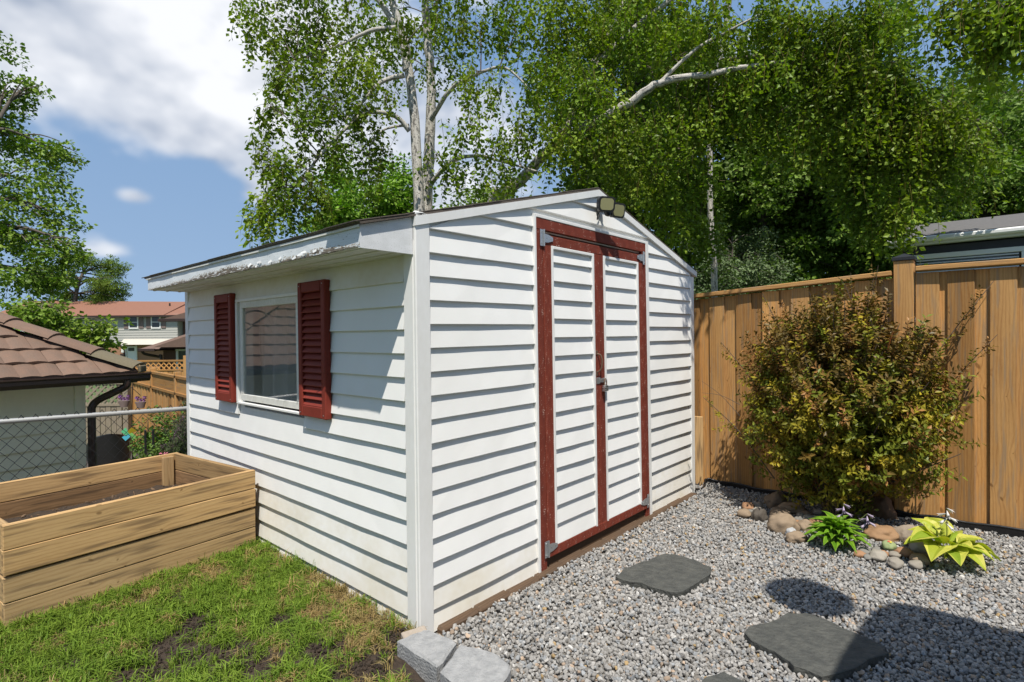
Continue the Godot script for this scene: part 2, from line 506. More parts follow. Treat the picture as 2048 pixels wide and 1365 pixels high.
	M.grass = leaf_mat(Color(0.6, 0.7, 0.25), 0.5)
	M.hosta = leaf_mat(Color(0.7, 0.8, 0.3), 0.4)
	M.petal = leaf_mat(Color(0.5, 0.5, 0.5), 0.6)

# ---------- the shed ----------
const W := 3.47
const ROWH := 0.1285
var bow := FastNoiseLite.new()

func lean(x: float, y: float) -> float:   # the old front wall is slightly out of plumb
	return x - 0.018 * minf(x, maxf(0.0, (3.47 - x) * 2.6)) * y / 2.4

func on_front(s: float, y: float, o: float) -> Vector3:
	return Vector3(lean(s, y), y, o)

func on_side(s: float, y: float, o: float) -> Vector3:
	return Vector3(-o, y, -s)

# one lap of siding between two heights; ends may be cut on the slope of the roof
func lap(at: Callable, b0: float, b1: float, t0: float, t1: float, y0: float, y1: float, out_dir: Vector3, sd: float, off := 0.0, tilt := 0.0) -> ArrayMesh:
	var mb := MB.new()
	var segs := maxi(1, int(ceil((b1 - b0) / 0.22)))
	var rows := []
	for k in segs + 1:
		var f := float(k) / segs
		var sb := lerpf(b0, b1, f)
		var stp := lerpf(t0, t1, f)
		var o := off + 0.0205 + 0.005 * bow.get_noise_2d(sb * 1.3, sd * 9.0)
		var dy := 0.0018 * bow.get_noise_2d(sb * 0.8, sd * 5.0 + 70.0) + tilt * sb
		rows.append([at.call(sb, y0 + dy, off), at.call(sb, y0 + dy, o - 0.0025), at.call(sb, y0 + dy + 0.003, o), at.call(stp, y1 + tilt * stp + 0.004, off + 0.001)])
	for k in segs:
		var a: Array = rows[k]
		var b: Array = rows[k + 1]
		mb.quad_out(a[0], b[0], b[1], a[1], Vector3.DOWN)
		mb.quad_out(a[1], b[1], b[2], a[2], out_dir + Vector3.DOWN * 0.3)
		mb.quad_out(a[2], b[2], b[3], a[3], out_dir)
	for e in [rows[0], rows[-1]]:
		mb.tri_out(e[0], e[2], e[3], (e[0] - (rows[0][0] + rows[-1][0]) * 0.5))
	return mb.mesh()

func prism(poly: Array, z0: float, z1: float) -> ArrayMesh:   # polygon in x, y pulled along z
	var mb := MB.new()
	var mid := Vector2.ZERO
	for p in poly: mid += p
	mid /= poly.size()
	for k in poly.size():
		var p: Vector2 = poly[k]
		var q: Vector2 = poly[(k + 1) % poly.size()]
		var o := Vector3((p + q).x * 0.5 - mid.x, (p + q).y * 0.5 - mid.y, 0)
		mb.quad_out(Vector3(p.x, p.y, z0), Vector3(q.x, q.y, z0), Vector3(q.x, q.y, z1), Vector3(p.x, p.y, z1), o)
		mb.tri_out(Vector3(p.x, p.y, z1), Vector3(q.x, q.y, z1), Vector3(mid.x, mid.y, z1), Vector3(0, 0, z1 - z0))
		mb.tri_out(Vector3(p.x, p.y, z0), Vector3(q.x, q.y, z0), Vector3(mid.x, mid.y, z0), Vector3(0, 0, z0 - z1))
	return mb.mesh()

# a flat board on the front wall between two points given as (x, y) at its ends, leaning with the wall
func front_strip(called: String, x0: float, x1: float, y0: float, y1: float, z0: float, z1: float, m: Material, parent: Node3D) -> MeshInstance3D:
	var poly := [Vector2(lean(x0, y0), y0), Vector2(lean(x1, y0), y0), Vector2(lean(x1, y1), y1), Vector2(lean(x0, y1), y1)]
	var mb := MB.new()
	var b := 0.0025
	var mid: Vector2 = (poly[0] + poly[1] + poly[2] + poly[3]) / 4.0
	for k in 4:
		var p: Vector2 = poly[k]
		var q: Vector2 = poly[(k + 1) % 4]
		var pi: Vector2 = p + Vector2(signf(mid.x - p.x), signf(mid.y - p.y)) * b
		var qi: Vector2 = q + Vector2(signf(mid.x - q.x), signf(mid.y - q.y)) * b
		var o := Vector3((p + q).x * 0.5 - mid.x, (p + q).y * 0.5 - mid.y, 0)
		mb.quad_out(Vector3(p.x, p.y, z0), Vector3(q.x, q.y, z0), Vector3(q.x, q.y, z1 - b), Vector3(p.x, p.y, z1 - b), o)
		mb.quad_out(Vector3(p.x, p.y, z1 - b), Vector3(q.x, q.y, z1 - b), Vector3(qi.x, qi.y, z1), Vector3(pi.x, pi.y, z1), Vector3(0, 0, 1))
		mb.tri_out(Vector3(pi.x, pi.y, z1), Vector3(qi.x, qi.y, z1), Vector3(mid.x, mid.y, z1), Vector3(0, 0, 1))
	return put(called, mb.mesh(), m, parent)

func roof_y(x: float) -> float:
	return 2.655 - 0.27 * absf(x - 1.74)

# a plate with rounded corners, half sizes a and b, between two depths
func pill(a: float, b: float, r: float, z0: float, z1: float) -> ArrayMesh:
	var poly := []
	for k in 28:
		var t := TAU * (k + 0.5) / 28.0
		poly.append(Vector2(signf(cos(t)) * (a - r) + cos(t) * r, signf(sin(t)) * (b - r) + sin(t) * r))
	return prism(poly, z0, z1)

func strap_hinge(parent: Node3D, x: float, y: float, dir: float) -> void:
	# a galvanised tee hinge: upright plate, pin barrel, tapering strap
	var h := put("hinge", prism([Vector2(0, -0.055), Vector2(-dir * 0.036, -0.055), Vector2(-dir * 0.036, 0.055), Vector2(0, 0.055)], 0.032, 0.035), M.zinc, parent, Vector3(lean(x, y), y, 0))
	put("strap", prism([Vector2(0, -0.03), Vector2(dir * 0.05, -0.026), Vector2(dir * 0.10, -0.012), Vector2(dir * 0.10, 0.012), Vector2(dir * 0.05, 0.026), Vector2(0, 0.03)], 0.0345, 0.0375), M.zinc, h)
	var mb := MB.new()
	mb.tube([Vector3(0, -0.056, 0.039), Vector3(0, 0.056, 0.039)], [0.006, 0.006], 8)
	put("barrel", mb.mesh(), M.zinc, h)
	var sc := MB.new()
	sc.tube([Vector3(0, 0, 0.035), Vector3(0, 0, 0.041)], [0.005, 0.003], 6)
	var screw := sc.mesh()
	for p in [Vector2(-dir * 0.02, 0.038), Vector2(-dir * 0.02, -0.038), Vector2(dir * 0.03, 0.0), Vector2(dir * 0.075, 0.0)]:
		put("screw", screw, M.steel, h, Vector3(p.x, p.y, 0))

func build_shed() -> void:
	bow.seed = 5
	bow.frequency = 1.0
	var shed := thing("garden_shed", "white vinyl sided garden shed with oxblood double doors and louvred shutters", "shed")
	# walls behind the siding
	var poly := [Vector2(0.02, -0.02), Vector2(W - 0.02, -0.02), Vector2(W - 0.02, 2.17), Vector2(1.74, 2.63), Vector2(0.02, 2.17)]
	var front := put("front_wall", prism([Vector2(0.02, 2.25), Vector2(W - 0.02, 2.25), Vector2(W - 0.3, 2.25), Vector2(1.74, 2.63), Vector2(0.3, 2.25)], -0.09, -0.001), M.trim, shed)
	front.mesh = prism([Vector2(0.30, 2.245), Vector2(W - 0.30, 2.245), Vector2(1.74, 2.63)], -0.09, -0.001)
	put("wall_panel", prism([Vector2(0.02, -0.02), Vector2(1.045, -0.02), Vector2(1.045, 2.2445), Vector2(0.30, 2.2445), Vector2(0.02, 2.165)], -0.09, -0.001), M.trim, front)
	put("wall_panel", prism([Vector2(2.46, -0.02), Vector2(W - 0.02, -0.02), Vector2(W - 0.02, 2.165), Vector2(W - 0.30, 2.2445), Vector2(2.44, 2.2445)], -0.09, -0.001), M.trim, front)
	put("back_wall", prism(poly, -3.42, -3.34), M.trim, shed)
	var sw := MB.new()
	sw.box(Vector3(0.036, 0.51, -1.715), Vector3(0.07, 0.99, 3.24), 0)
	var side := put("side_wall", sw.mesh(), M.trim, shed)
	for q in [[0.07, 0.30, 3.24, 1.985, -1.715], [0.07, 0.83, 1.10, 1.42, -0.645], [0.07, 0.83, 1.16, 1.42, -2.755]]:
		put("wall_panel", bx(Vector3(q[0], q[1], q[2]), 0), M.trim, side, Vector3(0.036, q[3], q[4]))
	put("far_wall", bx(Vector3(0.07, 2.15, 3.24), 0), M.trim, shed, Vector3(W - 0.036, 1.08, -1.715))
	put("shed_floor", bx(Vector3(3.3, 0.04, 3.2), 0), M.inside, shed, Vector3(1.735, 0.02, -1.715))
	# siding on the front, cut round the doorway and under the roof
	for k in range(-1, 21):
		var y0 := 0.073 + ROWH * k
		var y1 := y0 + ROWH
		if k == -1: y0 = -0.045
		var xl := func(y: float) -> float: return clampf(1.74 - (2.615 - y) / 0.27, 0.075, 1.74)
		var xr := func(y: float) -> float: return clampf(1.74 + (2.615 - y) / 0.27, 1.741, W - 0.06)
		if y0 > 2.60: continue
		var o := Vector3(0, 0, 1)
		if y0 < 2.30:
			put("siding_course", lap(on_front, xl.call(y0), 0.972, minf(xl.call(y1), 0.97), 0.972, y0, y1, o, k + 0.5, 0.0, 0.006 if k >= 0 else 0.0), M.vinyl if k > 0 else M.vinyl_grimy, front)
			if k == -1: y0 = -0.055
			put("siding_course", lap(on_front, 2.553, xr.call(y0), 2.553, maxf(xr.call(y1), 2.556), y0, y1, o, k + 30.5), M.vinyl if k > 1 else M.vinyl_grimy, front)
		else:
			put("siding_course", lap(on_front, xl.call(y0), xr.call(y0), xl.call(y1), xr.call(y1), y0, minf(y1, 2.612), o, k + 0.5), M.vinyl, front)
	# siding on the side wall, cut round the window
	for k in range(-1, 15):
		var y0 := 0.045 + ROWH * k
		var y1 := y0 + ROWH
		if k == -1: y0 = -0.03
		if k == 14: y1 = 1.985
		var o := Vector3(-1, 0, 0)
		if y1 > 1.06 and y0 < 1.84:
			put("siding_course", lap(on_side, 0.085, 1.19, 0.085, 1.19, y0, y1, o, k + 60.5), M.vinyl, side)
			put("siding_course", lap(on_side, 2.26, 3.37, 2.26, 3.37, y0, y1, o, k + 90.5), M.vinyl, side)
		else:
			put("siding_course", lap(on_side, 0.085, 3.37, 0.085, 3.37, y0, y1, o, k + 60.5), M.vinyl if k > 2 and k < 14 else M.vinyl_grimy, side)
	# corner posts
	var cp := MB.new()
	cp.box(Vector3(0.032, 1.075, 0.011), Vector3(0.098, 2.27, 0.022), 0.005)
	cp.box(Vector3(-0.008, 1.0, -0.042), Vector3(0.022, 2.12, 0.084), 0.005)
	put("corner_post", cp.mesh(), M.trim, shed)
	put("corner_post", bx(Vector3(0.075, 2.17, 0.022), 0.004), M.trim, shed, Vector3(W - 0.03, 1.03, 0.011))
	put("corner_post", bx(Vector3(0.024, 2.03, 0.075), 0.004), M.trim, shed, Vector3(-0.008, 0.99, -3.405))
	# doorway
	var df := front_strip("door_frame", 0.996, 2.511, 2.254, 2.329, 0.0, 0.027, M.red, shed)
	var inv := Vector3.ZERO
	for q in [[0.972, 0.994, -0.06, 2.352], [2.512, 2.552, -0.06, 2.352]]:
		front_strip("trim_strip", q[0], q[1] if q[0] < 1.5 else 2.534 + 0.018, q[2], q[3], 0.0, 0.030, M.trim, df).position = inv
	front_strip("trim_strip", 0.995, 2.511, 2.330, 2.352, 0.0, 0.030, M.trim, df).position = inv
	front_strip("jamb", 0.996, 1.062, -0.075, 2.253, 0.0, 0.026, M.red, df).position = inv
	front_strip("jamb", 2.448, 2.511, -0.065, 2.253, 0.0, 0.026, M.red, df).position = inv
	front_strip("threshold", 1.063, 2.447, -0.035, 0.045, 0.004, 0.010, M.old_timber[0], df).position = inv
	# the two door leaves
	for leaf in [[1.067, 1.742, "left"], [1.745, 2.444, "right"]]:
		var x0: float = leaf[0]
		var x1: float = leaf[1]
		var d := put("door", bx(Vector3(x1 - x0 - 0.02, 2.06, 0.004), 0), M.trim, shed, Vector3((x0 + x1) * 0.5, 1.16, 0.0065))
		d.set_meta("label", "oxblood framed door leaf with white siding panel, " + ("two tee hinges on the jamb beside the corner post" if leaf[2] == "left" else "padlocked to its neighbour"))
		var back := -d.position
		var l: bool = leaf[2] == "left"
		var sl := 0.083 if l else 0.066
		var sr := 0.066 if l else 0.083
		front_strip("stile", x0, x0 + sl, 0.052, 2.158, 0.006, 0.031, M.red_worn if l else M.red, d).position = back
		front_strip("stile", x1 - sr, x1, 0.052, 2.158, 0.006, 0.031, M.red_worn, d).position = back
		front_strip("rail", x0, x1, 2.16, 2.224, 0.006, 0.031, M.red, d).position = back
		front_strip("rail", x0, x1, 0.05, 0.112, 0.031, 0.034, M.red_worn, d).position = back
		var pl := x0 + sl + 0.001
		var pr := x1 - sr - 0.001
		front_strip("trim_strip", pl, pl + 0.02, 0.105, 2.157, 0.006, 0.036, M.trim, d).position = back
		front_strip("trim_strip", pr - 0.02, pr, 0.105, 2.157, 0.006, 0.036, M.trim, d).position = back
		front_strip("trim_strip", pl + 0.0205, pr - 0.0205, 2.137, 2.157, 0.006, 0.036, M.trim, d).position = back
		for k in 16:
			var y0 := 2.048 - ROWH * k
			if k == 15: y0 = 0.112
			var y1 := 2.048 - ROWH * (k - 1)
			if k == 0: y1 = 2.136
			if k == 15: y1 = 2.048 - ROWH * 14
			put("siding_course", lap(on_front, pl + 0.019, pr - 0.019, pl + 0.019, pr - 0.019, y0, y1, Vector3(0, 0, 1), k * 1.7 + (130.0 if l else 170.0), 0.0095), M.vinyl, d).position = back
		var hx := x0 - 0.003 if l else x1 + 0.003
		strap_hinge(d, 0, 0, 1.0 if l else -1.0)
		strap_hinge(d, 0, 0, 1.0 if l else -1.0)
		var hs := d.find_children("hinge*", "", false, false)
		hs[0].position = Vector3(lean(hx, 2.2), 2.2, 0.0) + back
		hs[1].position = Vector3(lean(hx, 0.115), 0.115, 0.002) + back
		if l:
			var hb := MB.new()
			hb.tube(spline([Vector3(1.683, 1.405, 0.03), Vector3(1.700, 1.395, 0.055), Vector3(1.703, 1.34, 0.066), Vector3(1.696, 1.285, 0.055), Vector3(1.683, 1.268, 0.03)], 4), taper(17, 0.006, 0.006), 8)
			hb.box(Vector3(1.683, 1.415, 0.033), Vector3(0.022, 0.034, 0.004), 0.001)
			hb.box(Vector3(1.683, 1.258, 0.033), Vector3(0.022, 0.034, 0.004), 0.001)
			put("pull_handle", hb.mesh(), M.rust, d, back)
			var hp := MB.new()
			hp.box(Vector3(1.697, 1.203, 0.0335), Vector3(0.05, 0.048, 0.005), 0.001)
			hp.box(Vector3(1.742, 1.203, 0.038), Vector3(0.06, 0.03, 0.004), 0.001)
			put("hasp", hp.mesh(), M.zinc, d, back)
		else:
			var stp := MB.new()
			stp.tube(spline([Vector3(1.77, 1.215, 0.031), Vector3(1.77, 1.215, 0.052), Vector3(1.77, 1.19, 0.052), Vector3(1.77, 1.19, 0.031)], 3), taper(10, 0.004, 0.004), 6)
			put("staple", stp.mesh(), M.zinc, d, back)
	# weathered sill timber along the gravel
	var sb := MB.new()
	for k in 12:
		var a := 0.10 + k * 0.275
		sb.box(Vector3(a + 0.1375, -0.055 + 0.004 * sin(k * 2.1), 0.035 + 0.006 * sin(k * 1.3)), Vector3(0.277, 0.07, 0.075), 0.012, Basis(Vector3.UP, 0.02 * sin(k * 3.0)))
	put("sill_timber", sb.mesh(), M.old_timber[1], shed)
	# window
	var win := put("window", bx(Vector3(0.01, 0.76, 1.0), 0), M.glass, shed, Vector3(0.0, 1.44, -1.725))
	win.name = "window"
	win.mesh = bx(Vector3(0.004, 0.72, 0.96), 0)
	win.position = Vector3(-0.004, 1.445, -1.72)
	var wp := -win.position
	for q in [[-0.018, 0.012, 1.062, 1.112, -2.205, -1.235], [-0.018, 0.012, 1.788, 1.838, -2.205, -1.235], [-0.0175, 0.0125, 1.112, 1.788, -2.205, -2.155], [-0.0175, 0.0125, 1.112, 1.788, -1.285, -1.235]]:
		board("sash", Vector3(q[0], q[2], q[4]), Vector3(q[1], q[3], q[5]), M.trim_dirty, win).position += wp
	for q in [[1.838, 1.862, -2.26, -1.19], [1.03, 1.048, -2.26, -1.19]]:
		board("casing", Vector3(-0.03, q[0], q[2]), Vector3(0.0, q[1], q[3]), M.trim, win).position += wp
	for q in [[-2.262, -2.23], [-1.215, -1.19]]:
		board("casing", Vector3(-0.03, 1.0485, q[0]), Vector3(0.0, 1.8375, q[1]), M.trim, win).position += wp
	var cur := MB.new()
	var steps := 90
	for k in steps:
		var z0 := -2.24 + 1.04 * k / steps
		var z1 := -2.24 + 1.04 * (k + 1) / steps
		var f := func(z: float) -> float: return 0.14 + 0.028 * sin(z * 31.0) + 0.02 * sin(z * 17.0 + 1.0)
		var g := func(z: float) -> float: return 0.16 + 0.04 * sin(z * 30.0) + 0.03 * sin(z * 15.0 + 1.0)
		cur.quad_out(Vector3(g.call(z0), 1.02, z0), Vector3(g.call(z1), 1.02, z1), Vector3(f.call(z1), 1.86, z1), Vector3(f.call(z0), 1.86, z0), Vector3(-1, 0, 0))
	put("curtain", cur.mesh(), M.curtain, win, wp)
	# shutters
	for s in [[-1.18, -0.835], [-2.627, -2.283]]:
		var za: float = s[0]
		var zb: float = s[1]
		var sh := board("shutter", Vector3(-0.022, 1.05, za + 0.03), Vector3(-0.016, 1.90, zb - 0.03), M.shutter, shed)
		var bk := -sh.position
		for q in [[1.035, 1.915, za, za + 0.05], [1.035, 1.915, zb - 0.05, zb], [1.036, 1.11, za + 0.0505, zb - 0.0505], [1.845, 1.914, za + 0.0505, zb - 0.0505]]:
			board("shutter_frame", Vector3(-0.058, q[0], q[2]), Vector3(-0.013, q[1], q[3]), M.shutter, sh, 0.006).position += bk
		var slat := bx(Vector3(0.009, 0.056, zb - za - 0.102), 0.003)
		for k in 17:
			put("slat", slat, M.shutter, sh, Vector3(-0.037, 1.131 + k * 0.0432, (za + zb) * 0.5) + bk, Basis(Vector3.BACK, -0.62))
		for y in [1.06, 1.89]:
			for z in [za + 0.025, zb - 0.025]:
				var mb := MB.new()
				mb.tube([Vector3(-0.057, y, z), Vector3(-0.061, y, z)], [0.005, 0.003], 6)
				put("screw", mb.mesh(), M.zinc, sh, bk)
	# eaves box over the window: fascia, drip edge, soffit, end board
	var fas := put("fascia", bx(Vector3(0.018, 0.108, 3.38), 0.002), M.peel, shed, Vector3(-0.326, 2.046, -1.69))
	var fm := MB.new()
	var seg := 24
	for k in seg:
		var z0 := -3.38 * k / seg
		var z1 := -3.38 * (k + 1) / seg
		var w0 := 0.002 * sin(k * 1.9)
		var w1 := 0.002 * sin((k + 1) * 1.9)
		var u0 := float(k) / seg
		var u1 := float(k + 1) / seg
		var e0 := 0.004 * bow.get_noise_1d(k * 3.7)
		var e1 := 0.004 * bow.get_noise_1d((k + 1) * 3.7)
		fm.quad_out(Vector3(-0.336 + w0, 1.990 + e0, z0), Vector3(-0.336 + w1, 1.990 + e1, z1), Vector3(-0.334, 2.10, z1), Vector3(-0.334, 2.10, z0), Vector3(-1, 0, 0), Vector2(u0, 0), Vector2(u1, 0), Vector2(u1, 1), Vector2(u0, 1))
		fm.quad_out(Vector3(-0.336 + w0, 1.990 + e0, z0), Vector3(-0.336 + w1, 1.990 + e1, z1), Vector3(-0.318, 1.990 + e1, z1), Vector3(-0.318, 1.990 + e0, z0), Vector3(0, -1, 0), Vector2(u0, 0), Vector2(u1, 0), Vector2(u1, 0.2), Vector2(u0, 0.2))
		fm.quad_out(Vector3(-0.318, 1.990 + e0, z0), Vector3(-0.318, 1.990 + e1, z1), Vector3(-0.318, 2.10, z1), Vector3(-0.318, 2.10, z0), Vector3(1, 0, 0), Vector2(u0, 0), Vector2(u1, 0), Vector2(u1, 1), Vector2(u0, 1))
	fas.mesh = fm.mesh()
	fas.position = Vector3.ZERO
	fas.set_meta("label", "fascia board with white paint flaking off bare grey wood")
	# curled flakes of paint along the lower edge
	var fl := MB.new()
	for k in 12:
		var z := -rng.randf_range(0.05, 1.6)
		var y := rng.randf_range(1.988, 2.02)
		var a := Vector3(-0.338, y, z)
		var l := rng.randf_range(0.01, 0.04)
		var q := a + Vector3(-rng.randf_range(0.004, 0.014), -rng.randf_range(0.002, 0.012), -l)
		fl.tri_out(a, a + Vector3(-0.002, 0.012, -l * 0.4), q, Vector3(-1, 0.2, 0))
		fl.tri_out(a + Vector3(-0.002, 0.012, -l * 0.4), q, q + Vector3(0, 0.008, -l * 0.3), Vector3(-1, 0.2, 0))
	put("paint_flakes", fl.mesh(), M.old_paint, fas).set_meta("kind", "stuff")
	board("drip_edge", Vector3(-0.345, 2.080, -3.39), Vector3(-0.337, 2.108, 0.004), M.trim_dirty, shed, 0.001)
	var sof := board("soffit", Vector3(-0.316, 1.988, -3.37), Vector3(-0.002, 1.994, -0.012), M.trim_dirty, shed, 0.001)
	for k in 3:
		board("soffit_rib", Vector3(-0.30 + k * 0.10, 1.982, -3.36), Vector3(-0.285 + k * 0.10, 1.9875, -0.02), M.trim_dirty, sof, 0.001).position -= sof.position
	put("end_board", prism([Vector2(-0.3345, 1.982), Vector2(-0.018, 1.982), Vector2(-0.018, roof_y(-0.018) - 0.002), Vector2(-0.3345, 2.0925)], -0.016, 0.002), M.old_paint, shed)
	# roof: a slab on each side, courses of ragged shingle tabs showing along the edges
	var roof := put("roof", prism([Vector2(-0.35, 2.102), Vector2(1.74, 2.667), Vector2(1.74, 2.655), Vector2(-0.345, 2.092)], -3.43, 0.022), M.shingle, shed)
	put("roof_slope", prism([Vector2(W + 0.075, roof_y(W + 0.075) + 0.012), Vector2(1.74, 2.667), Vector2(1.74, 2.655), Vector2(W + 0.075, roof_y(W + 0.075))], -3.43, 0.022), M.shingle, roof)
	for sd in [-1.0, 1.0]:
		var run := 2.11 if sd < 0 else 1.83
		var x := 0.0
		while x < run:
			var l := minf(rng.randf_range(0.16, 0.3), run - x)
			if l < 0.02: break
			var mx: float = 1.74 + sd * (x + l * 0.5)
			put("shingle", bx(Vector3(l * 1.037, 0.006, 0.30), 0.001), M.shingle, roof, Vector3(mx, roof_y(mx) + 0.0165 + rng.randf() * 0.002, -0.128 + rng.randf_range(-0.004, 0.005)), Basis(Vector3.BACK, -sd * 0.2635 + rng.randf_range(-0.012, 0.012)))
			x += l
	for k in 12:
		put("shingle", bx(Vector3(0.26, 0.006, 0.284), 0.001), M.shingle, roof, Vector3(-0.228 + rng.randf_range(-0.004, 0.004), roof_y(-0.228) + 0.0185, -0.40 - k * 0.27), Basis(Vector3.BACK, 0.2635 + rng.randf_range(-0.01, 0.01)))
	# white rake trim along the gable
	put("rake_trim", prism([Vector2(-0.02, roof_y(-0.02) - 0.05), Vector2(1.74, 2.605), Vector2(1.74, 2.654), Vector2(-0.02, roof_y(-0.02) - 0.001)], -0.0005, 0.03), M.trim, shed)
	put("rake_trim", prism([Vector2(W + 0.06, roof_y(W + 0.06) - 0.05), Vector2(1.74, 2.605), Vector2(1.74, 2.654), Vector2(W + 0.06, roof_y(W + 0.06) - 0.001)], -0.0005, 0.0305), M.trim, shed)
	board("eave_board", Vector3(W + 0.01, 2.03, -3.4), Vector3(W + 0.065, 2.15, -0.005), M.old_paint, shed)
	# flood light at the gable peak
	var fx := thing("flood_light", "twin headed black flood light with yellowed lenses at the shed gable peak", "flood light", Vector3(1.752, 2.515, 0.016))
	put("mount", bx(Vector3(0.075, 0.075, 0.03), 0.008), M.black, fx, Vector3(0, 0.01, 0.014))
	var arm := MB.new()
	arm.tube([Vector3(0, 0, 0.02), Vector3(0, -0.006, 0.085)], [0.016, 0.016], 10)
	arm.tube([Vector3(-0.055, -0.008, 0.085), Vector3(0.055, -0.008, 0.085)], [0.014, 0.014], 10)
	put("arm", arm.mesh(), M.black, fx)
	var sen := MB.new()
	sen.tube([Vector3(0, -0.03, 0.07), Vector3(0, -0.055, 0.085), Vector3(0, -0.07, 0.09)], [0.026, 0.026, 0.012], 12)
	put("sensor", sen.mesh(), M.black, fx)
	for sd in [-1.0, 1.0]:
		var bs := Basis(Vector3.UP, sd * 0.16 - 0.42) * Basis(Vector3.RIGHT, 0.22)
		var hd := put("lamp_head", pill(0.066, 0.056, 0.03, -0.022, 0.016), M.black, fx, Vector3(sd * 0.080, -0.010 - sd * 0.010, 0.115), bs)
		put("lens", pill(0.052, 0.042, 0.024, 0.0165, 0.019), M.lens, hd)
	var cb := MB.new()
	cb.tube(spline([Vector3(-0.05, -0.02, 0.06), Vector3(-0.085, -0.06, 0.05), Vector3(-0.07, -0.10, 0.03), Vector3(-0.02, -0.05, 0.02)], 5), taper(16, 0.004, 0.004), 6)
	put("cable", cb.mesh(), M.black, fx)
	# padlock
	var pk := thing("padlock", "laminated steel padlock hanging from the hasp between the shed doors", "padlock", Vector3(1.768, 1.140, 0.052))
	put("lock_body", bx(Vector3(0.05, 0.046, 0.024), 0.004), M.steel, pk)
	var plate := bx(Vector3(0.053, 0.005, 0.027), 0.001)
	for k in 4: put("plate", plate, M.zinc, pk, Vector3(0, -0.018 + k * 0.012, 0))
	var shk := MB.new()
	shk.tube(spline([Vector3(-0.016, 0.02, 0), Vector3(-0.016, 0.058, 0), Vector3(0, 0.074, 0), Vector3(0.016, 0.058, 0), Vector3(0.016, 0.02, 0)], 4), taper(17, 0.0045, 0.0045), 8)
	put("shackle", shk.mesh(), M.rust, pk)

# ---------- stones, ground ----------
func ico(subdiv: int) -> Array:
	var t := (1.0 + sqrt(5.0)) / 2.0
	var v := [Vector3(-1, t, 0), Vector3(1, t, 0), Vector3(-1, -t, 0), Vector3(1, -t, 0), Vector3(0, -1, t), Vector3(0, 1, t), Vector3(0, -1, -t), Vector3(0, 1, -t), Vector3(t, 0, -1), Vector3(t, 0, 1), Vector3(-t, 0, -1), Vector3(-t, 0, 1)]
	for k in 12: v[k] = (v[k] as Vector3).normalized()
	var f := [[0, 11, 5], [0, 5, 1], [0, 1, 7], [0, 7, 10], [0, 10, 11], [1, 5, 9], [5, 11, 4], [11, 10, 2], [10, 7, 6], [7, 1, 8], [3, 9, 4], [3, 4, 2], [3, 2, 6], [3, 6, 8], [3, 8, 9], [4, 9, 5], [2, 4, 11], [6, 2, 10], [8, 6, 7], [9, 8, 1]]
	for s in subdiv:
		var mids := {}
		var nf := []
		for q in f:
			var m := []
			for e in 3:
				var a: int = q[e]
				var b: int = q[(e + 1) % 3]
				var key := mini(a, b) * 100000 + maxi(a, b)
				if not mids.has(key):
					mids[key] = v.size()
					v.append(((v[a] as Vector3) + v[b]).normalized())
				m.append(mids[key])
			nf.append([q[0], m[0], m[2]]); nf.append([q[1], m[1], m[0]]); nf.append([q[2], m[2], m[1]]); nf.append([m[0], m[1], m[2]])
		f = nf
	return [v, f]

# broken stone: a ball cut by random planes, faces flat
func chip_stone(sd: int, cuts: int) -> ArrayMesh:
	var r := RandomNumberGenerator.new()
	r.seed = sd
	var g := ico(1)
	var pl := []
	for k in cuts:
		var n := Vector3(r.randfn(), r.randfn(), r.randfn()).normalized()
		pl.append([n, r.randf_range(0.42, 0.8)])
	var v := []
	for p in g[0]:
		var l := 1.0
		for q in pl:
			var d: float = (q[0] as Vector3).dot(p)
			if d > 0.05: l = minf(l, q[1] / d)
		v.append(p * l)
	var mb := MB.new()
	mb.tinted = true
	for f in g[1]: mb.tri_out(v[f[0]], v[f[1]], v[f[2]], v[f[0]] + v[f[1]] + v[f[2]])
	return mb.mesh()

# water-worn stone
func round_stone(sd: int, detail := 3, rough := 0.16) -> ArrayMesh:
	var g := ico(detail)
	var n := noise(sd, 0.9, 3)
	var v := []
	for p in g[0]: v.append(p * (1.0 + rough * n.get_noise_3dv(p) * 1.6 + 0.03 * n.get_noise_3dv(p * 4.0)))
	var nm := []
	for p in v: nm.append(Vector3.ZERO)
	for f in g[1]:
		var k: Vector3 = ((v[f[1]] as Vector3) - v[f[0]]).cross((v[f[2]] as Vector3) - v[f[0]])
		if k.dot(v[f[0]]) < 0: k = -k
		for e in f: nm[e] += k
	var mb := MB.new()
	mb.tinted = true
	for f in g[1]:
		var a := 1
		var b := 2
		if ((v[f[1]] as Vector3) - v[f[0]]).cross((v[f[2]] as Vector3) - v[f[0]]).dot(v[f[0]]) < 0:
			a = 2
			b = 1
		mb.tri_n(v[f[0]], v[f[a]], v[f[b]], nm[f[0]].normalized(), nm[f[a]].normalized(), nm[f[b]].normalized())
	return mb.mesh()

func rnd_basis(s: Vector3) -> Basis:
	return Basis.from_euler(Vector3(rng.randf() * TAU, rng.randf() * TAU, rng.randf() * TAU)) * Basis.from_scale(s)

func tinted_stone(c: Color) -> StandardMaterial3D:
	var m: StandardMaterial3D = M.stone.duplicate()
	m.vertex_color_use_as_albedo = false
	m.albedo_color = c.linear_to_srgb()
	return m

func lawn_edge(z: float) -> float:   # where lawn meets gravel, in front of the shed corner
	if z < 0.1: return 0.0
	return -0.13 - 0.35 * (z - 0.1) if z < 0.9 else -0.41

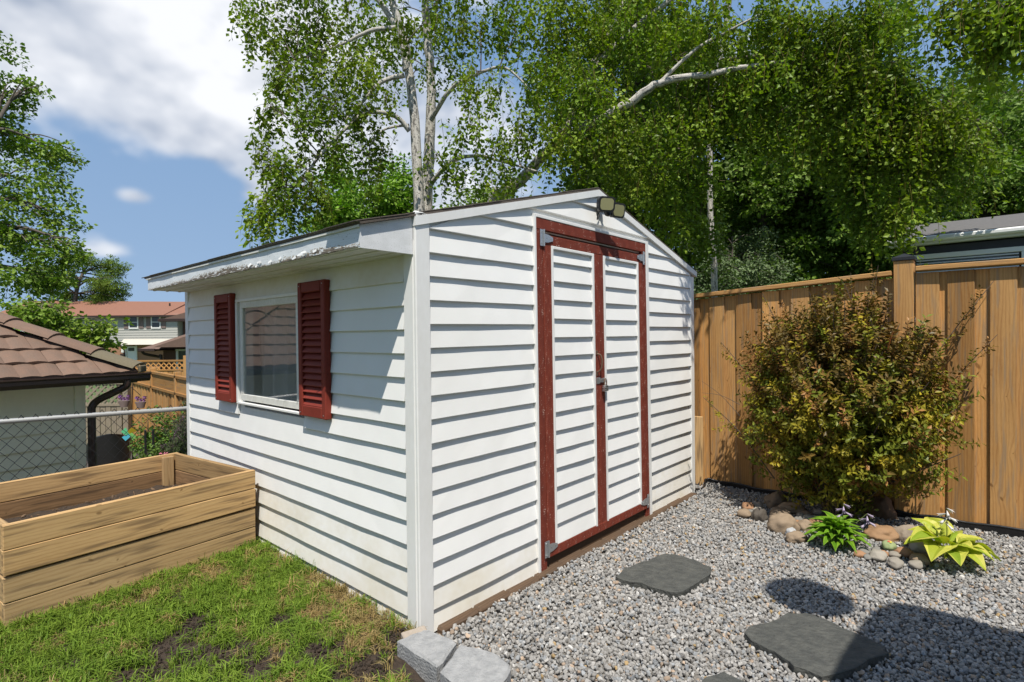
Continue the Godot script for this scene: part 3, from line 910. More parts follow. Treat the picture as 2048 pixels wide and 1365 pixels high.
func build_ground() -> void:
	var g := MB.new()
	g.quad(Vector3(-500, -0.85, 500), Vector3(500, -0.85, 500), Vector3(500, -0.85, -500), Vector3(-500, -0.85, -500))
	structure("ground", g.mesh(), M.grass_far)
	var y := MB.new()
	y.slab([Vector2(-9, -3.75), Vector2(4.02, -3.75), Vector2(4.02, 12), Vector2(-9, 12)], -0.86, -0.055)
	structure("yard_ground", y.mesh(), M.gravel_bed)
	# lawn: an uneven sheet of soil
	var hn := noise(201, 2.2, 3)
	var l := MB.new()
	var step := 0.05
	var hh := func(x: float, z: float) -> float: return -0.006 + 0.014 * hn.get_noise_2d(x, z)
	var nx := 70
	for iz in 96:
		for ix in nx:
			var z0 := -3.6 + iz * step
			var z1 := z0 + step
			var a0 := lawn_edge(z0)
			var a1 := lawn_edge(z1)
			var p00 := Vector3(a0 - ix * step, 0, z0)
			var p10 := Vector3(a0 - (ix + 1) * step, 0, z0)
			var p01 := Vector3(a1 - ix * step, 0, z1)
			var p11 := Vector3(a1 - (ix + 1) * step, 0, z1)
			p00.y = hh.call(p00.x, p00.z); p10.y = hh.call(p10.x, p10.z); p01.y = hh.call(p01.x, p01.z); p11.y = hh.call(p11.x, p11.z)
			if ix == 0:
				p00.y = -0.06; p01.y = -0.06
			l.quad_out(p00, p10, p11, p01, Vector3.UP)
	structure("lawn_soil", l.mesh(), M.soil)
	var lf := MB.new()
	lf.slab([Vector2(-9, -3.7), Vector2(-3.4, -3.7), Vector2(-3.4, 12), Vector2(-9, 12)], -0.1, -0.002)
	lf.slab([Vector2(-3.42, 1.18), Vector2(-0.45, 1.18), Vector2(-0.45, 12), Vector2(-3.42, 12)], -0.1, -0.004)
	structure("lawn", lf.mesh(), M.grass_far)
	# gravel: crushed stone, two loose layers
	var kinds := []
	for k in 6: kinds.append(chip_stone(300 + k, 11))
	var spots := [[], [], [], [], [], []]
	var tints := [[], [], [], [], [], []]
	var dn := noise(211, 1.3, 3)
	var z := -0.06
	while z < 3.3:
		var x := -0.45
		while x < 3.86:
			var d := Vector2(x - CAM.x, z - CAM.z).length()
			var px := x + rng.randf_range(-0.012, 0.012)
			var pz := z + rng.randf_range(-0.012, 0.012)
			x += 0.0165 if d < 4.2 else 0.019
			if px < lawn_edge(pz) + 0.02 or (pz < 0.085 and px < 3.45): continue
			if pz < 0.02: if px < 3.5: continue
			if pz < 0.14 and px < 0.0: continue
			var s := rng.randf_range(0.008, 0.0165) * (1.25 if rng.randf() < 0.12 else 1.0)
			var k := rng.randi() % 6
			var h := -0.047 + 0.011 * dn.get_noise_2d(px * 2.0, pz * 2.0) + rng.randf_range(-0.004, 0.016) + (0.012 if pz < 0.15 else 0.0)
			spots[k].append(Transform3D(rnd_basis(Vector3(s * rng.randf_range(0.9, 1.35), s * rng.randf_range(0.65, 1.0), s)), Vector3(px, h, pz)))
			var t := rng.randf()
			var b := rng.randf_range(0.85, 1.5)
			var c := Color(0.285, 0.275, 0.262) * b
			if t < 0.06: c = Color(0.34, 0.26, 0.195) * b
			elif t < 0.2: c = Color(0.235, 0.245, 0.255) * b
			elif t < 0.25: c = Color(0.42, 0.41, 0.395) * b
			elif t < 0.262: c = Color(0.34, 0.24, 0.12) * b
			tints[k].append(c)
		z += 0.0165
	var gravel := Node3D.new()
	gravel.name = "gravel"
	add_child(gravel)
	gravel.set_meta("kind", "stuff")
	metas(gravel, "loose grey crushed stone gravel covering the ground before the shed doors", "gravel")
	for k in 6: many("stones", kinds[k], M.stone, gravel, spots[k], tints[k])

func build_grass() -> void:
	var dirt := [[-0.77, -0.96, 0.1], [-0.97, -0.77, 0.16], [-0.79, -0.5, 0.16], [-0.46, -0.63, 0.07], [-0.7, -0.33, 0.12], [-0.33, 0.11, 0.13], [-0.14, -0.03, 0.08], [-0.73, -1.34, 0.05], [-0.47, -0.18, 0.1], [-1.07, -0.64, 0.15], [-0.46, 0.07, 0.1], [-0.55, 0.3, 0.15]]
	var straw := [[-0.47, -1.56, 0.1], [-0.07, -0.92, 0.12], [-0.05, -0.65, 0.14], [-0.12, -0.28, 0.14], [-0.27, -0.54, 0.1], [-0.83, -1.55, 0.06], [-0.29, -0.11, 0.1], [-0.05, -1.5, 0.07], [-0.1, 0.02, 0.12]]
	var kinds := []
	for k in 5:
		var r := RandomNumberGenerator.new()
		r.seed = 400 + k
		var mb := MB.new()
		mb.tinted = true
		for b in 13:
			var a := r.randf() * TAU
			var dir := Vector3(cos(a), 0, sin(a))
			var sd := Vector3(-sin(a), 0, cos(a))
			var base := Vector3(r.randfn() * 0.014, 0, r.randfn() * 0.014)
			var len := r.randf_range(0.038, 0.105)
			var fall := r.randf_range(0.25, 1.15)
			var w := r.randf_range(0.0012, 0.0021)
			var p0 := base
			var p1 := base + Vector3(0, len * 0.5, 0) + dir * len * 0.16 * fall
			var p2 := base + Vector3(0, len * lerpf(0.88, 0.5, fall), 0) + dir * len * 0.48 * fall
			var p3 := base + Vector3(0, len * lerpf(1.0, 0.42, fall), 0) + dir * len * 0.9 * fall
			mb.col = Color(1, 1, 1) * r.randf_range(0.75, 1.25)
			if r.randf() < 0.13: mb.col = Color(2.6, 1.35, 1.6) * r.randf_range(0.8, 1.1)
			mb.quad(p0 - sd * w, p0 + sd * w, p1 + sd * w, p1 - sd * w)
			mb.quad(p1 - sd * w, p1 + sd * w, p2 + sd * w * 0.8, p2 - sd * w * 0.8)
			mb.tri(p2 - sd * w * 0.8, p2 + sd * w * 0.8, p3)
		kinds.append(mb.mesh())
	var spots := [[], [], [], [], []]
	var tints := [[], [], [], [], []]
	var n := noise(411, 3.5, 3)
	for k in 15500:
		var x := -rng.randf() * 2.3
		var z := rng.randf_range(-2.1, 0.95)
		if x > lawn_edge(z) - 0.015: continue
		if z > 0.05 and x > lawn_edge(z) - 0.13: continue
		if z < -1.66 - 0.147 * (x + 1.46) - 0.02 and x > -1.48: continue
		var keep := 0.95
		for d in dirt:
			var q: float = Vector2(x - d[0], z - d[1]).length() / (d[2] * 1.25) + n.get_noise_2d(x * 3.0, z * 3.0) * 0.9
			keep = minf(keep, 0.06 + smoothstep(0.6, 1.25, q))
		var v := n.get_noise_2d(x + 9.0, z)
		if v < -0.25: keep *= 0.6
		if rng.randf() > keep: continue
		var dry := 0.0
		for d in straw: dry = maxf(dry, 1.0 - smoothstep(0.5, 1.6, Vector2(x - d[0], z - d[1]).length() / d[2] + n.get_noise_2d(x * 4.0, z * 4.0 + 5.0) * 0.6))
		dry = maxf(dry, clampf(v * 1.6 - 0.1, 0.0, 0.6))
		var c := Color(0.12, 0.205, 0.025).lerp(Color(0.20, 0.285, 0.036), rng.randf())
		if rng.randf() < dry: c = Color(0.40, 0.27, 0.115).lerp(Color(0.30, 0.24, 0.10), rng.randf())
		var s := (rng.randf_range(0.55, 1.15) + 0.6 * maxf(0.0, n.get_noise_2d(x * 1.5 + 20.0, z * 1.5))) * (0.75 if dry > 0.5 else 1.0)
		var i := rng.randi() % 5
		spots[i].append(Transform3D(Basis(Vector3.UP, rng.randf() * TAU) * Basis.from_scale(Vector3(s, s * rng.randf_range(0.75, 1.15), s)), Vector3(x, -0.012, z)))
		tints[i].append(c * rng.randf_range(0.8, 1.2))
	var g := Node3D.new()
	g.name = "grass"
	add_child(g)
	g.set_meta("kind", "stuff")
	metas(g, "patchy green lawn grass with straw coloured spots and bare soil", "grass")
	for i in 5: many("blades", kinds[i], M.grass, g, spots[i], tints[i])
	# crumbs of bare soil
	var crumb := [chip_stone(450, 12), chip_stone(451, 14)]
	for i in 2:
		var sp := []
		var tn := []
		for k in 1500:
			var d: Array = dirt[rng.randi() % dirt.size()]
			var p: Vector2 = Vector2(rng.randfn(), rng.randfn()) * d[2] * 0.75 + Vector2(d[0], d[1])
			if p.x > lawn_edge(p.y) - 0.14 and p.y > 0.0 or p.x > -0.03: continue
			var s := 0.003 + 0.009 * pow(rng.randf(), 2.5)
			sp.append(Transform3D(rnd_basis(Vector3(s, s * 0.8, s)), Vector3(p.x, -0.002 + s * 0.2, p.y)))
			tn.append(Color(0.036, 0.025, 0.017) * rng.randf_range(0.6, 1.6))
		var o := many("soil_crumbs", crumb[i], M.stone, self, sp, tn)
		metas(o, "dark loose soil crumbs in the bare patches of the lawn", "soil")

func build_yard_things() -> void:
	# stepping stones
	var flags := [
		[[1.222, 0.463], [1.36, 0.44], [1.50, 0.47], [1.63, 0.50], [1.764, 0.531], [1.80, 0.62], [1.79, 0.74], [1.75, 0.86], [1.66, 0.90], [1.54, 0.895], [1.40, 0.89], [1.27, 0.85], [1.235, 0.76], [1.24, 0.62], [1.20, 0.53]],
		[[1.075, 1.307], [1.16, 1.31], [1.30, 1.39], [1.43, 1.42], [1.50, 1.50], [1.49, 1.60], [1.44, 1.73], [1.41, 1.86], [1.34, 1.90], [1.22, 1.83], [1.06, 1.78], [0.935, 1.699], [0.94, 1.58], [1.0, 1.48], [1.02, 1.38]],
		[[0.58, 1.30], [0.67, 1.35], [0.675, 1.46], [0.60, 1.62], [0.40, 1.75], [0.25, 1.65], [0.30, 1.45], [0.43, 1.33]]]
	var words := ["dark grey irregular stepping stone in the gravel before the shed doors", "dark grey stepping stone in the gravel, crossed by the house shadow", "dark grey stepping stone whose pointed tip enters the picture at its lower edge"]
	words[2] = "dark grey stepping stone half hidden, only its pointed tip in the gravel shows"
	for k in 3:
		var mb := MB.new()
		var poly := []
		var f: Array = flags[k]
		for i in f.size():
			var a := Vector2(f[i][0], f[i][1])
			var b := Vector2(f[(i + 1) % f.size()][0], f[(i + 1) % f.size()][1])
			for s in 3:
				poly.append(a.lerp(b, s / 3.0) + Vector2(rng.randfn(), rng.randfn()) * 0.004)
		mb.slab(poly, -0.05, 0.0, 0.005)
		solo("stepping_stone", mb.mesh(), M.flag, words[k], "stepping stone", "stepping stones in the gravel")
	# concrete edging blocks at the shed corner
	var bl := [[[-0.225, 0.10], [-0.14, 0.105], [-0.055, 0.125], [-0.035, 0.325], [-0.23, 0.425]], [[-0.245, 0.445], [-0.04, 0.345], [0.03, 0.50], [0.0, 0.66], [-0.24, 0.74]]]
	var bw := ["weathered grey concrete edging block touching the white corner post", "weathered grey concrete edging block lying next to the one at the corner post"]
	for k in 2:
		var mb := MB.new()
		var poly := []
		for i in 5:
			var a := Vector2(bl[k][i][0], bl[k][i][1])
			var b := Vector2(bl[k][(i + 1) % 5][0], bl[k][(i + 1) % 5][1])
			for s in 4: poly.append(a.lerp(b, (s + 0.25) / 4.0) + Vector2(rng.randfn(), rng.randfn()) * 0.003)
		mb.slab(poly, -0.06, 0.07 - 0.008 * k, 0.012)
		solo("edging_block", mb.mesh(), M.block, bw[k], "block", "concrete edging blocks")
	var bp := MB.new()
	bp.box(Vector3.ZERO, Vector3(0.13, 0.03, 0.055), 0.005)
	solo("brick_piece", bp.mesh(), M.clay, "small tan brick piece wedged between corner post and edging block", "brick", "", Vector3(-0.092, 0.033, 0.072), Basis(Vector3.UP, -0.28) * Basis(Vector3.RIGHT, 0.25))
	# offcuts standing between shed and fence
	var oc := MB.new()
	oc.box(Vector3(0, 0.37, 0), Vector3(0.035, 0.80, 0.075), 0.004)
	solo("offcut_board", oc.mesh(), M.red, "dark red painted board standing between shed corner and wooden fence", "board", "", Vector3(3.60, -0.06, -0.10), Basis(Vector3.UP, 0.3) * Basis(Vector3.BACK, -0.03))
	var oc2 := MB.new()
	oc2.box(Vector3(0, 0.36, 0), Vector3(0.04, 0.76, 0.09), 0.006)
	solo("offcut_board", oc2.mesh(), M.pine[2], "pale bare wood offcut standing against the fence by the shed", "board", "", Vector3(3.74, -0.06, -0.055), Basis(Vector3.UP, 0.25) * Basis(Vector3.BACK, -0.05))
	build_planter()
	build_fence()
	build_edging()
	build_rocks()
	build_hostas()
	build_bush()

func build_planter() -> void:
	var t := thing("planter_box", "raised planter box of pale pine boards against the shed wall", "planter", Vector3(-0.06, 0, -1.865))
	t.rotation.y = 0.135
	var len := 1.42
	var dep := 1.20
	for k in 4:
		var y := 0.005 + 0.1385 * k + (0.010 if k > 1 else 0.0)
		var sh := 0.007 if k > 1 else 0.0
		var tilt := Basis(Vector3.RIGHT, rng.randf_range(-0.02, 0.02)) * Basis(Vector3.BACK, rng.randf_range(-0.002, 0.002))
		var m := put("board", bx(Vector3(len, 0.135, 0.036), 0.004), pick(M.pine), t, Vector3(-len * 0.5, y + 0.067, -0.018 + sh), tilt)
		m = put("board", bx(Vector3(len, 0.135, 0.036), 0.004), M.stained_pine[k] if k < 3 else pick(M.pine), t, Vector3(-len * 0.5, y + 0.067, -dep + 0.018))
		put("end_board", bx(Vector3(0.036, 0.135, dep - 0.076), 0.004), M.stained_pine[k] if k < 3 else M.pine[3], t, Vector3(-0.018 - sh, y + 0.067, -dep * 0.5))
		put("end_board", bx(Vector3(0.036, 0.135, dep - 0.076), 0.004), pick(M.pine), t, Vector3(-len + 0.02, y + 0.067, -dep * 0.5))
		if k == 0: m.name = "board_001"
	for p in [[-0.10, -dep + 0.056], [-0.11, -0.058], [-len + 0.09, -dep + 0.056], [-len + 0.09, -0.058]]:
		put("post", bx(Vector3(0.085, 0.52, 0.038), 0.004), M.pine[4], t, Vector3(p[0], 0.29, p[1]))
	var mb := MB.new()
	var n := noise(501, 5.0, 4)
	var hh := func(x: float, z: float) -> float: return 0.315 + 0.035 * n.get_noise_2d(x, z)
	for i in 28:
		for j in 24:
			var x0 := -0.04 - i * 0.0483
			var x1 := x0 - 0.0483
			var z0 := -0.037 - j * 0.0468
			var z1 := z0 - 0.0468
			mb.quad_out(Vector3(x0, hh.call(x0, z0), z0), Vector3(x1, hh.call(x1, z0), z0), Vector3(x1, hh.call(x1, z1), z1), Vector3(x0, hh.call(x0, z1), z1), Vector3.UP)
	put("soil", mb.mesh(), M.soil, t)
	var crumb := chip_stone(505, 12)
	var sp := []
	var tn := []
	for k in 900:
		var x := -rng.randf_range(0.06, 1.36)
		var z := -rng.randf_range(0.06, 1.12)
		var s := 0.003 + 0.012 * pow(rng.randf(), 3.0)
		sp.append(Transform3D(rnd_basis(Vector3(s * rng.randf_range(0.8, 2.2), s * 0.7, s)), Vector3(x, hh.call(x, z) + s * 0.2, z)))
		tn.append(Color(0.10, 0.065, 0.04) * rng.randf_range(0.5, 2.0))
	many("soil_crumbs", crumb, M.stone, t, sp, tn)

func fence_top(z: float) -> float:
	return 1.974 + (z + 0.205) / 1.816 * 0.102 if z < 1.69 else 2.1

func build_fence() -> void:
	var t := thing("wooden_fence", "tall cedar board fence with overlapping vertical boards and flat cap rail", "fence", Vector3(3.9, 0, 0))
	var xs := [-0.37, -0.215, -0.10, -0.005 + 0.012, 0.165, 0.283, 0.436, 0.541, 0.699, 0.803, 0.964, 1.069, 1.223, 1.329, 1.499, 1.611]
	var ys := [1.772, 1.932, 1.981, 2.153, 2.243, 2.403, 2.50, 2.66, 2.76, 2.92, 3.02, 3.18, 3.28, 3.44, 3.54, 3.70]
	for side in [xs, ys]:
		for k in side.size() - 1:
			var a: float = side[k]
			var b: float = side[k + 1]
			var proud: bool = (k % 2 == 1) if side == xs else (k % 2 == 0)
			if side == xs and k >= 3: proud = (k % 2 == 1)
			var za := a - (0.012 if proud else 0.03)
			var zb := b + (0.012 if proud else 0.03)
			if proud:
				za = a
				zb = b
			var top := fence_top((a + b) * 0.5) - 0.058
			var off := 0.0 if proud else 0.022
			var mb := MB.new()
			put("fence_board", bx(Vector3(0.019, top + 0.06, zb - za), 0.003), pick(M.cedar), t, Vector3(0.0095 + off + rng.randf_range(-0.002, 0.002), (top - 0.06) * 0.5, (za + zb) * 0.5), Basis(Vector3.UP, rng.randf_range(-0.025, 0.025)) * Basis(Vector3.RIGHT, rng.randf_range(-0.003, 0.003)))
	var dz := 1.61 + 0.5
	var sl := atan2(0.102, 1.816)
	put("cap_rail", bx(Vector3(0.13, 0.04, 2.02), 0.004), M.cedar[4], t, Vector3(0.02, fence_top(0.6) - 0.022, 0.601), Basis(Vector3.RIGHT, -sl))
	put("cap_rail", bx(Vector3(0.13, 0.04, 2.1), 0.004), M.cedar[1], t, Vector3(0.02, 2.078, 2.826))
	for r in [[0.601, 1.99], [2.826, 2.1]]:
		for y in [0.3, 1.75]: put("rail", bx(Vector3(0.038, 0.09, r[1]), 0.003), M.cedar[0], t, Vector3(0.07, y, r[0]))
	var p := put("fence_post", bx(Vector3(0.14, 2.25, 0.14), 0.005), M.cedar[7], t, Vector3(0.04, 1.03, 1.692))
	var cap := MB.new()
	var q := 0.082
	cap.box(Vector3(0, 0.008, 0), Vector3(q * 2, 0.026, q * 2), 0.003)
	for e in [[-1, -1, 1, -1], [1, -1, 1, 1], [1, 1, -1, 1], [-1, 1, -1, -1]]:
		cap.tri_out(Vector3(e[0] * q, 0.0215, e[1] * q), Vector3(e[2] * q, 0.0215, e[3] * q), Vector3(0, 0.062, 0), Vector3(e[0] + e[2], 1, e[1] + e[3]))
	put("post_cap", cap.mesh(), M.black, p, Vector3(0, 1.13, 0))

func build_edging() -> void:
	var pts := spline([Vector3(3.46, -0.02, 0.02), Vector3(3.62, -0.015, 0.05), Vector3(3.72, 0.0, 0.02), Vector3(3.80, 0.015, 0.0), Vector3(3.86, 0.01, 0.06), Vector3(3.865, 0.0, 0.5), Vector3(3.87, 0.0, 1.0), Vector3(3.86, 0.005, 1.55), Vector3(3.85, 0.015, 1.9), Vector3(3.865, 0.02, 2.4), Vector3(3.87, 0.02, 3.6)], 8)
	var mb := MB.new()
	for k in pts.size() - 1:
		var a: Vector3 = pts[k]
		var b: Vector3 = pts[k + 1]
		var na := (b - a).cross(Vector3.UP).normalized() * 0.006
		var wa := Vector3(0, 0.006 * sin(k * 0.9), 0)
		var wb := Vector3(0, 0.006 * sin((k + 1) * 0.9), 0)
		var lo := Vector3(0, -0.07, 0)
		mb.quad_out(a - na + wa, b - na + wb, b - na + lo, a - na + lo, -na)
		mb.quad_out(a + na + wa, b + na + wb, b + na + lo, a + na + lo, na)
		mb.quad_out(a - na + wa, b - na + wb, b + na + wb, a + na + wa, Vector3.UP)
		if k > 0: mb.tube([a + wa, b + wb], [0.011, 0.011], 6, false)
	solo("plastic_edging", mb.mesh(), M.plastic, "black plastic landscape edging strip along the foot of the wooden fence", "edging")

func build_rocks() -> void:
	var tan := Color(0.30, 0.225, 0.155)
	var brown := Color(0.20, 0.15, 0.105)
	var grey := Color(0.23, 0.22, 0.20)
	var dark := Color(0.10, 0.085, 0.07)
	var list := [
		[3.53, 0.775, 0.13, 0.09, 0.10, brown, "large brown boulder at the left foot of the bush"], [3.42, 0.93, 0.12, 0.06, 0.09, tan, "flat tan boulder under the left side of the bush"],
		[3.17, 0.90, 0.14, 0.065, 0.09, brown, "wide brown rock among the stones left of the bush"], [2.87, 1.0, 0.115, 0.10, 0.10, tan, "big smooth tan boulder behind a pale oval stone"],
		[2.80, 1.085, 0.055, 0.045, 0.045, Color(0.44, 0.45, 0.46), "pale bluish white oval stone leaning on the tan boulders"], [2.71, 1.15, 0.085, 0.055, 0.065, tan, "tan boulder next to the left hosta"],
		[2.99, 1.13, 0.065, 0.065, 0.06, tan, "upright tan stone behind the pale oval stone"], [3.02, 0.775, 0.07, 0.075, 0.06, dark, "dark brown standing stone in the small rock row"],
		[3.80, 1.53, 0.12, 0.13, 0.10, Color(0.21, 0.135, 0.09), "rough reddish brown boulder between bush and fence"], [3.20, 1.62, 0.14, 0.07, 0.11, Color(0.33, 0.20, 0.11), "orange brown rock between the two hostas"],
		[3.27, 1.78, 0.10, 0.085, 0.09, Color(0.33, 0.27, 0.21), "pale mottled tan rock beside the yellow hosta"]]
	for k in list.size():
		var a: Array = list[k]
		solo("boulder", round_stone(520 + k, 3, 0.18), tinted_stone(a[5]), a[6], "rock", "boulders round the bush", Vector3(a[0], a[3] * 0.35 - 0.035, a[1]), Basis(Vector3.UP, k * 1.7) * Basis.from_scale(Vector3(a[2], a[3], a[4]) * 0.95))
	# smaller cobbles
	var spots := []
	for k in 20: spots.append([rng.randf_range(2.95, 3.35), rng.randf_range(0.60, 0.86)])
	for k in 14: spots.append([rng.randf_range(3.0, 3.5), rng.randf_range(0.95, 1.2)])
	for k in 34: spots.append([rng.randf_range(2.62, 3.25), rng.randf_range(1.56, 1.92)])
	var meshes := []
	for k in 5: meshes.append(round_stone(560 + k, 2, 0.2))
	var cols := [tan, brown, grey, Color(0.36, 0.33, 0.28), Color(0.36, 0.20, 0.11), Color(0.30, 0.27, 0.23)]
	var mats := []
	for c in cols: mats.append(tinted_stone(c))
	var laid := []
	for s in spots:
		var r := rng.randf_range(0.026, 0.055)
		var ok := true
		for q in laid:
			if Vector2(s[0] - q[0], s[1] - q[1]).length() < (r + q[2]) * 0.8: ok = false
		for a in list:
			if Vector2(s[0] - a[0], s[1] - a[1]).length() < a[2] + r * 0.4: ok = false
		if not ok: continue
		laid.append([s[0], s[1], r])
		var where := "cobble in the row left of the bush" if s[1] < 0.9 else ("cobble in the shade under the bush" if s[1] < 1.3 else "cobble in the cluster between the two hostas")
		var ci := rng.randi() % 6
		solo("cobble", meshes[rng.randi() % 5], mats[ci], "small rounded " + ["tan ", "dark brown ", "grey ", "pale ", "rust orange ", "beige "][ci] + where, "stone", where.replace("cobble", "cobbles"), Vector3(s[0], -0.025 + r * 0.3, s[1]), Basis(Vector3.UP, rng.randf() * TAU) * Basis.from_scale(Vector3(r * 1.2, r * 0.75, r)))
	# a painted pebble
	var pm := tinted_stone(Color(0.30, 0.36, 0.18))
	var pp := thing("painted_pebble", "pebble painted green with pink and yellow dabs between the hostas", "pebble", Vector3(2.93, 0.0, 1.70))
	put("pebble", meshes[1], pm, pp, Vector3.ZERO, Basis.from_scale(Vector3(0.05, 0.038, 0.045)))
	put("paint_dab", bx(Vector3(0.03, 0.004, 0.016), 0.001), mat(Color(0.6, 0.12, 0.09), 0.5), pp, Vector3(-0.006, 0.036, 0.002), Basis(Vector3.BACK, 0.1))
	put("paint_dab", bx(Vector3(0.02, 0.004, 0.012), 0.001), mat(Color(0.6, 0.45, 0.05), 0.5), pp, Vector3(-0.02, 0.034, 0.014), Basis(Vector3.BACK, 0.25))

# a broad pointed leaf on a stalk; base at the origin, runs along +x, arching; veins as pleats
func big_leaf(len: float, wid: float, droop: float, sd: int, cen: Color, rim: Color, stalk: float) -> ArrayMesh:
	var r := RandomNumberGenerator.new()
	r.seed = sd
	var mb := MB.new()
	mb.tinted = true
	var nl := 9
	var nw := 6
	var pts := []
	var cs := []
	for i in nl + 1:
		var f := float(i) / nl
		var half := wid * 0.5 * pow(sin(PI * pow(clampf(f * 0.97 + 0.03, 0, 1), 0.72)), 0.85)
		if i == nl: half = 0.001
		var row := []
		var cr := []
		for j in nw + 1:
			var g := (float(j) / nw - 0.5) * 2.0
			var x := len * f
			var y := droop * len * (0.55 * f - 1.05 * f * f) + absf(g) * half * 0.38 + 0.0035 * (1.0 if j % 2 == 0 else -1.0) * (1.0 - f) + r.randfn() * 0.0012 + 0.006 * sin(f * 9.0 + sd) * absf(g)
			row.append(Vector3(x, y, g * half))
			cr.append(cen.lerp(rim, smoothstep(0.45, 0.85, absf(g) + 0.15 * r.randf())))
		pts.append(row)
		cs.append(cr)
	for i in nl:
		for j in nw:
			mb.col = cs[i][j]
			mb.quad_out(pts[i][j], pts[i + 1][j], pts[i + 1][j + 1], pts[i][j + 1], Vector3.UP)
	mb.col = cen * 0.9
	mb.tube([Vector3(-stalk, -stalk * 0.9, 0), Vector3(-stalk * 0.4, -stalk * 0.2, 0), Vector3(0.01, 0.0, 0)], [0.004, 0.003, 0.002], 5, false)
	return mb.mesh()

func flower_spike(parent: Node3D, pts: Array, c: Color, n: int) -> void:
	var mb := MB.new()
	mb.tinted = true
	mb.col = Color(0.13, 0.17, 0.05)
	var s := spline(pts, 4)
	mb.tube(s, taper(s.size(), 0.0035, 0.002), 5, false)
	put("stem", mb.mesh(), M.hosta, parent)
	for k in n:
		var p: Vector3 = (pts[-1] as Vector3) - Vector3(0, 0.018 * k, 0)
		var a := k * 2.4 + 0.5
		var d := Vector3(cos(a), -0.55, sin(a)).normalized()
		var fl := MB.new()
		fl.tinted = true
		fl.col = c
		fl.tube([p, p + d * 0.025, p + d * 0.05], [0.002, 0.0065, 0.010], 6, false)
		for e in 6:
			var b := TAU * e / 6.0
			var sx := d.cross(Vector3.UP).normalized()
			var sy := sx.cross(d)
			var o := sx * cos(b) + sy * sin(b)
			var q := p + d * 0.05
			fl.tri(q + o * 0.008 + sx.cross(o) * 0.0, q + d * 0.016 + o * 0.018, q + (sx * cos(b + 0.9) + sy * sin(b + 0.9)) * 0.008)
		put("flower", fl.mesh(), M.petal, parent)

func build_hostas() -> void:
	var h := thing("green_hosta", "small bright green hosta with narrow leaves and two lilac flower stems", "hosta", Vector3(2.76, -0.02, 1.40))
	for k in 62:
		var a := k * 2.399
		var f := k / 62.0
		var l := rng.randf_range(0.10, 0.15)
		var lift := lerpf(1.25, 0.25, f)
		var m := big_leaf(l, l * rng.randf_range(0.38, 0.5), rng.randf_range(0.5, 1.0), 600 + k % 7, Color(0.13, 0.27, 0.022) * rng.randf_range(0.8, 1.25), Color(0.20, 0.34, 0.03), 0.05)
		put("leaf", m, M.hosta, h, Vector3(cos(a) * 0.11 * f, lerpf(0.14, 0.045, f), -sin(a) * 0.11 * f), Basis(Vector3.UP, a) * Basis(Vector3.BACK, lift * 0.75))
	flower_spike(h, [Vector3(0.02, 0.03, 0.01), Vector3(0.05, 0.16, 0.03), Vector3(0.09, 0.29, 0.03)], Color(0.42, 0.34, 0.48), 5)
	flower_spike(h, [Vector3(-0.02, 0.03, 0.03), Vector3(0.06, 0.15, 0.10), Vector3(0.15, 0.23, 0.17)], Color(0.45, 0.38, 0.5), 5)
	var y := thing("yellow_hosta", "hosta with broad sun bleached yellow leaves and a white flower stem", "hosta", Vector3(2.93, -0.02, 2.03))
	var spec := [[2.55, 0.24, 0.13, 0.75, 0.5], [2.2, 0.20, 0.12, 0.4, 0.45], [2.95, 0.24, 0.13, 0.35, 0.55], [3.45, 0.20, 0.11, 0.2, 0.4], [0.5, 0.20, 0.12, 1.0, 0.35], [1.2, 0.17, 0.11, 1.15, 0.3], [5.9, 0.25, 0.12, 0.25, 0.65], [5.5, 0.28, 0.11, 0.12, 0.7], [5.2, 0.24, 0.11, 0.05, 0.5], [4.6, 0.17, 0.11, 0.3, 0.6], [4.1, 0.18, 0.11, 0.05, 0.5], [1.9, 0.16, 0.10, 0.9, 0.35], [0.0, 0.22, 0.11, 0.5, 0.5], [3.9, 0.14, 0.09, 0.7, 0.3], [5.0, 0.14, 0.09, 0.8, 0.3]]
	for k in spec.size():
		var s: Array = spec[k]
		var cen := Color(0.38, 0.43, 0.05) if k % 3 else Color(0.28, 0.38, 0.04)
		put("leaf", big_leaf(s[1] * 1.05, s[2] * 1.45, s[4] * 1.2, 620 + k, cen * rng.randf_range(0.85, 1.1), Color(0.60, 0.57, 0.11) * rng.randf_range(0.9, 1.1), 0.08), M.hosta, y, Vector3(cos(s[0]) * 0.06, 0.085 + s[3] * 0.05, -sin(s[0]) * 0.06), Basis(Vector3.UP, s[0]) * Basis(Vector3.BACK, s[3] * 0.6))
	flower_spike(y, [Vector3(0, 0.03, 0), Vector3(0.005, 0.2, 0.0), Vector3(0.0, 0.36, 0.0)], Color(0.66, 0.64, 0.62), 7)

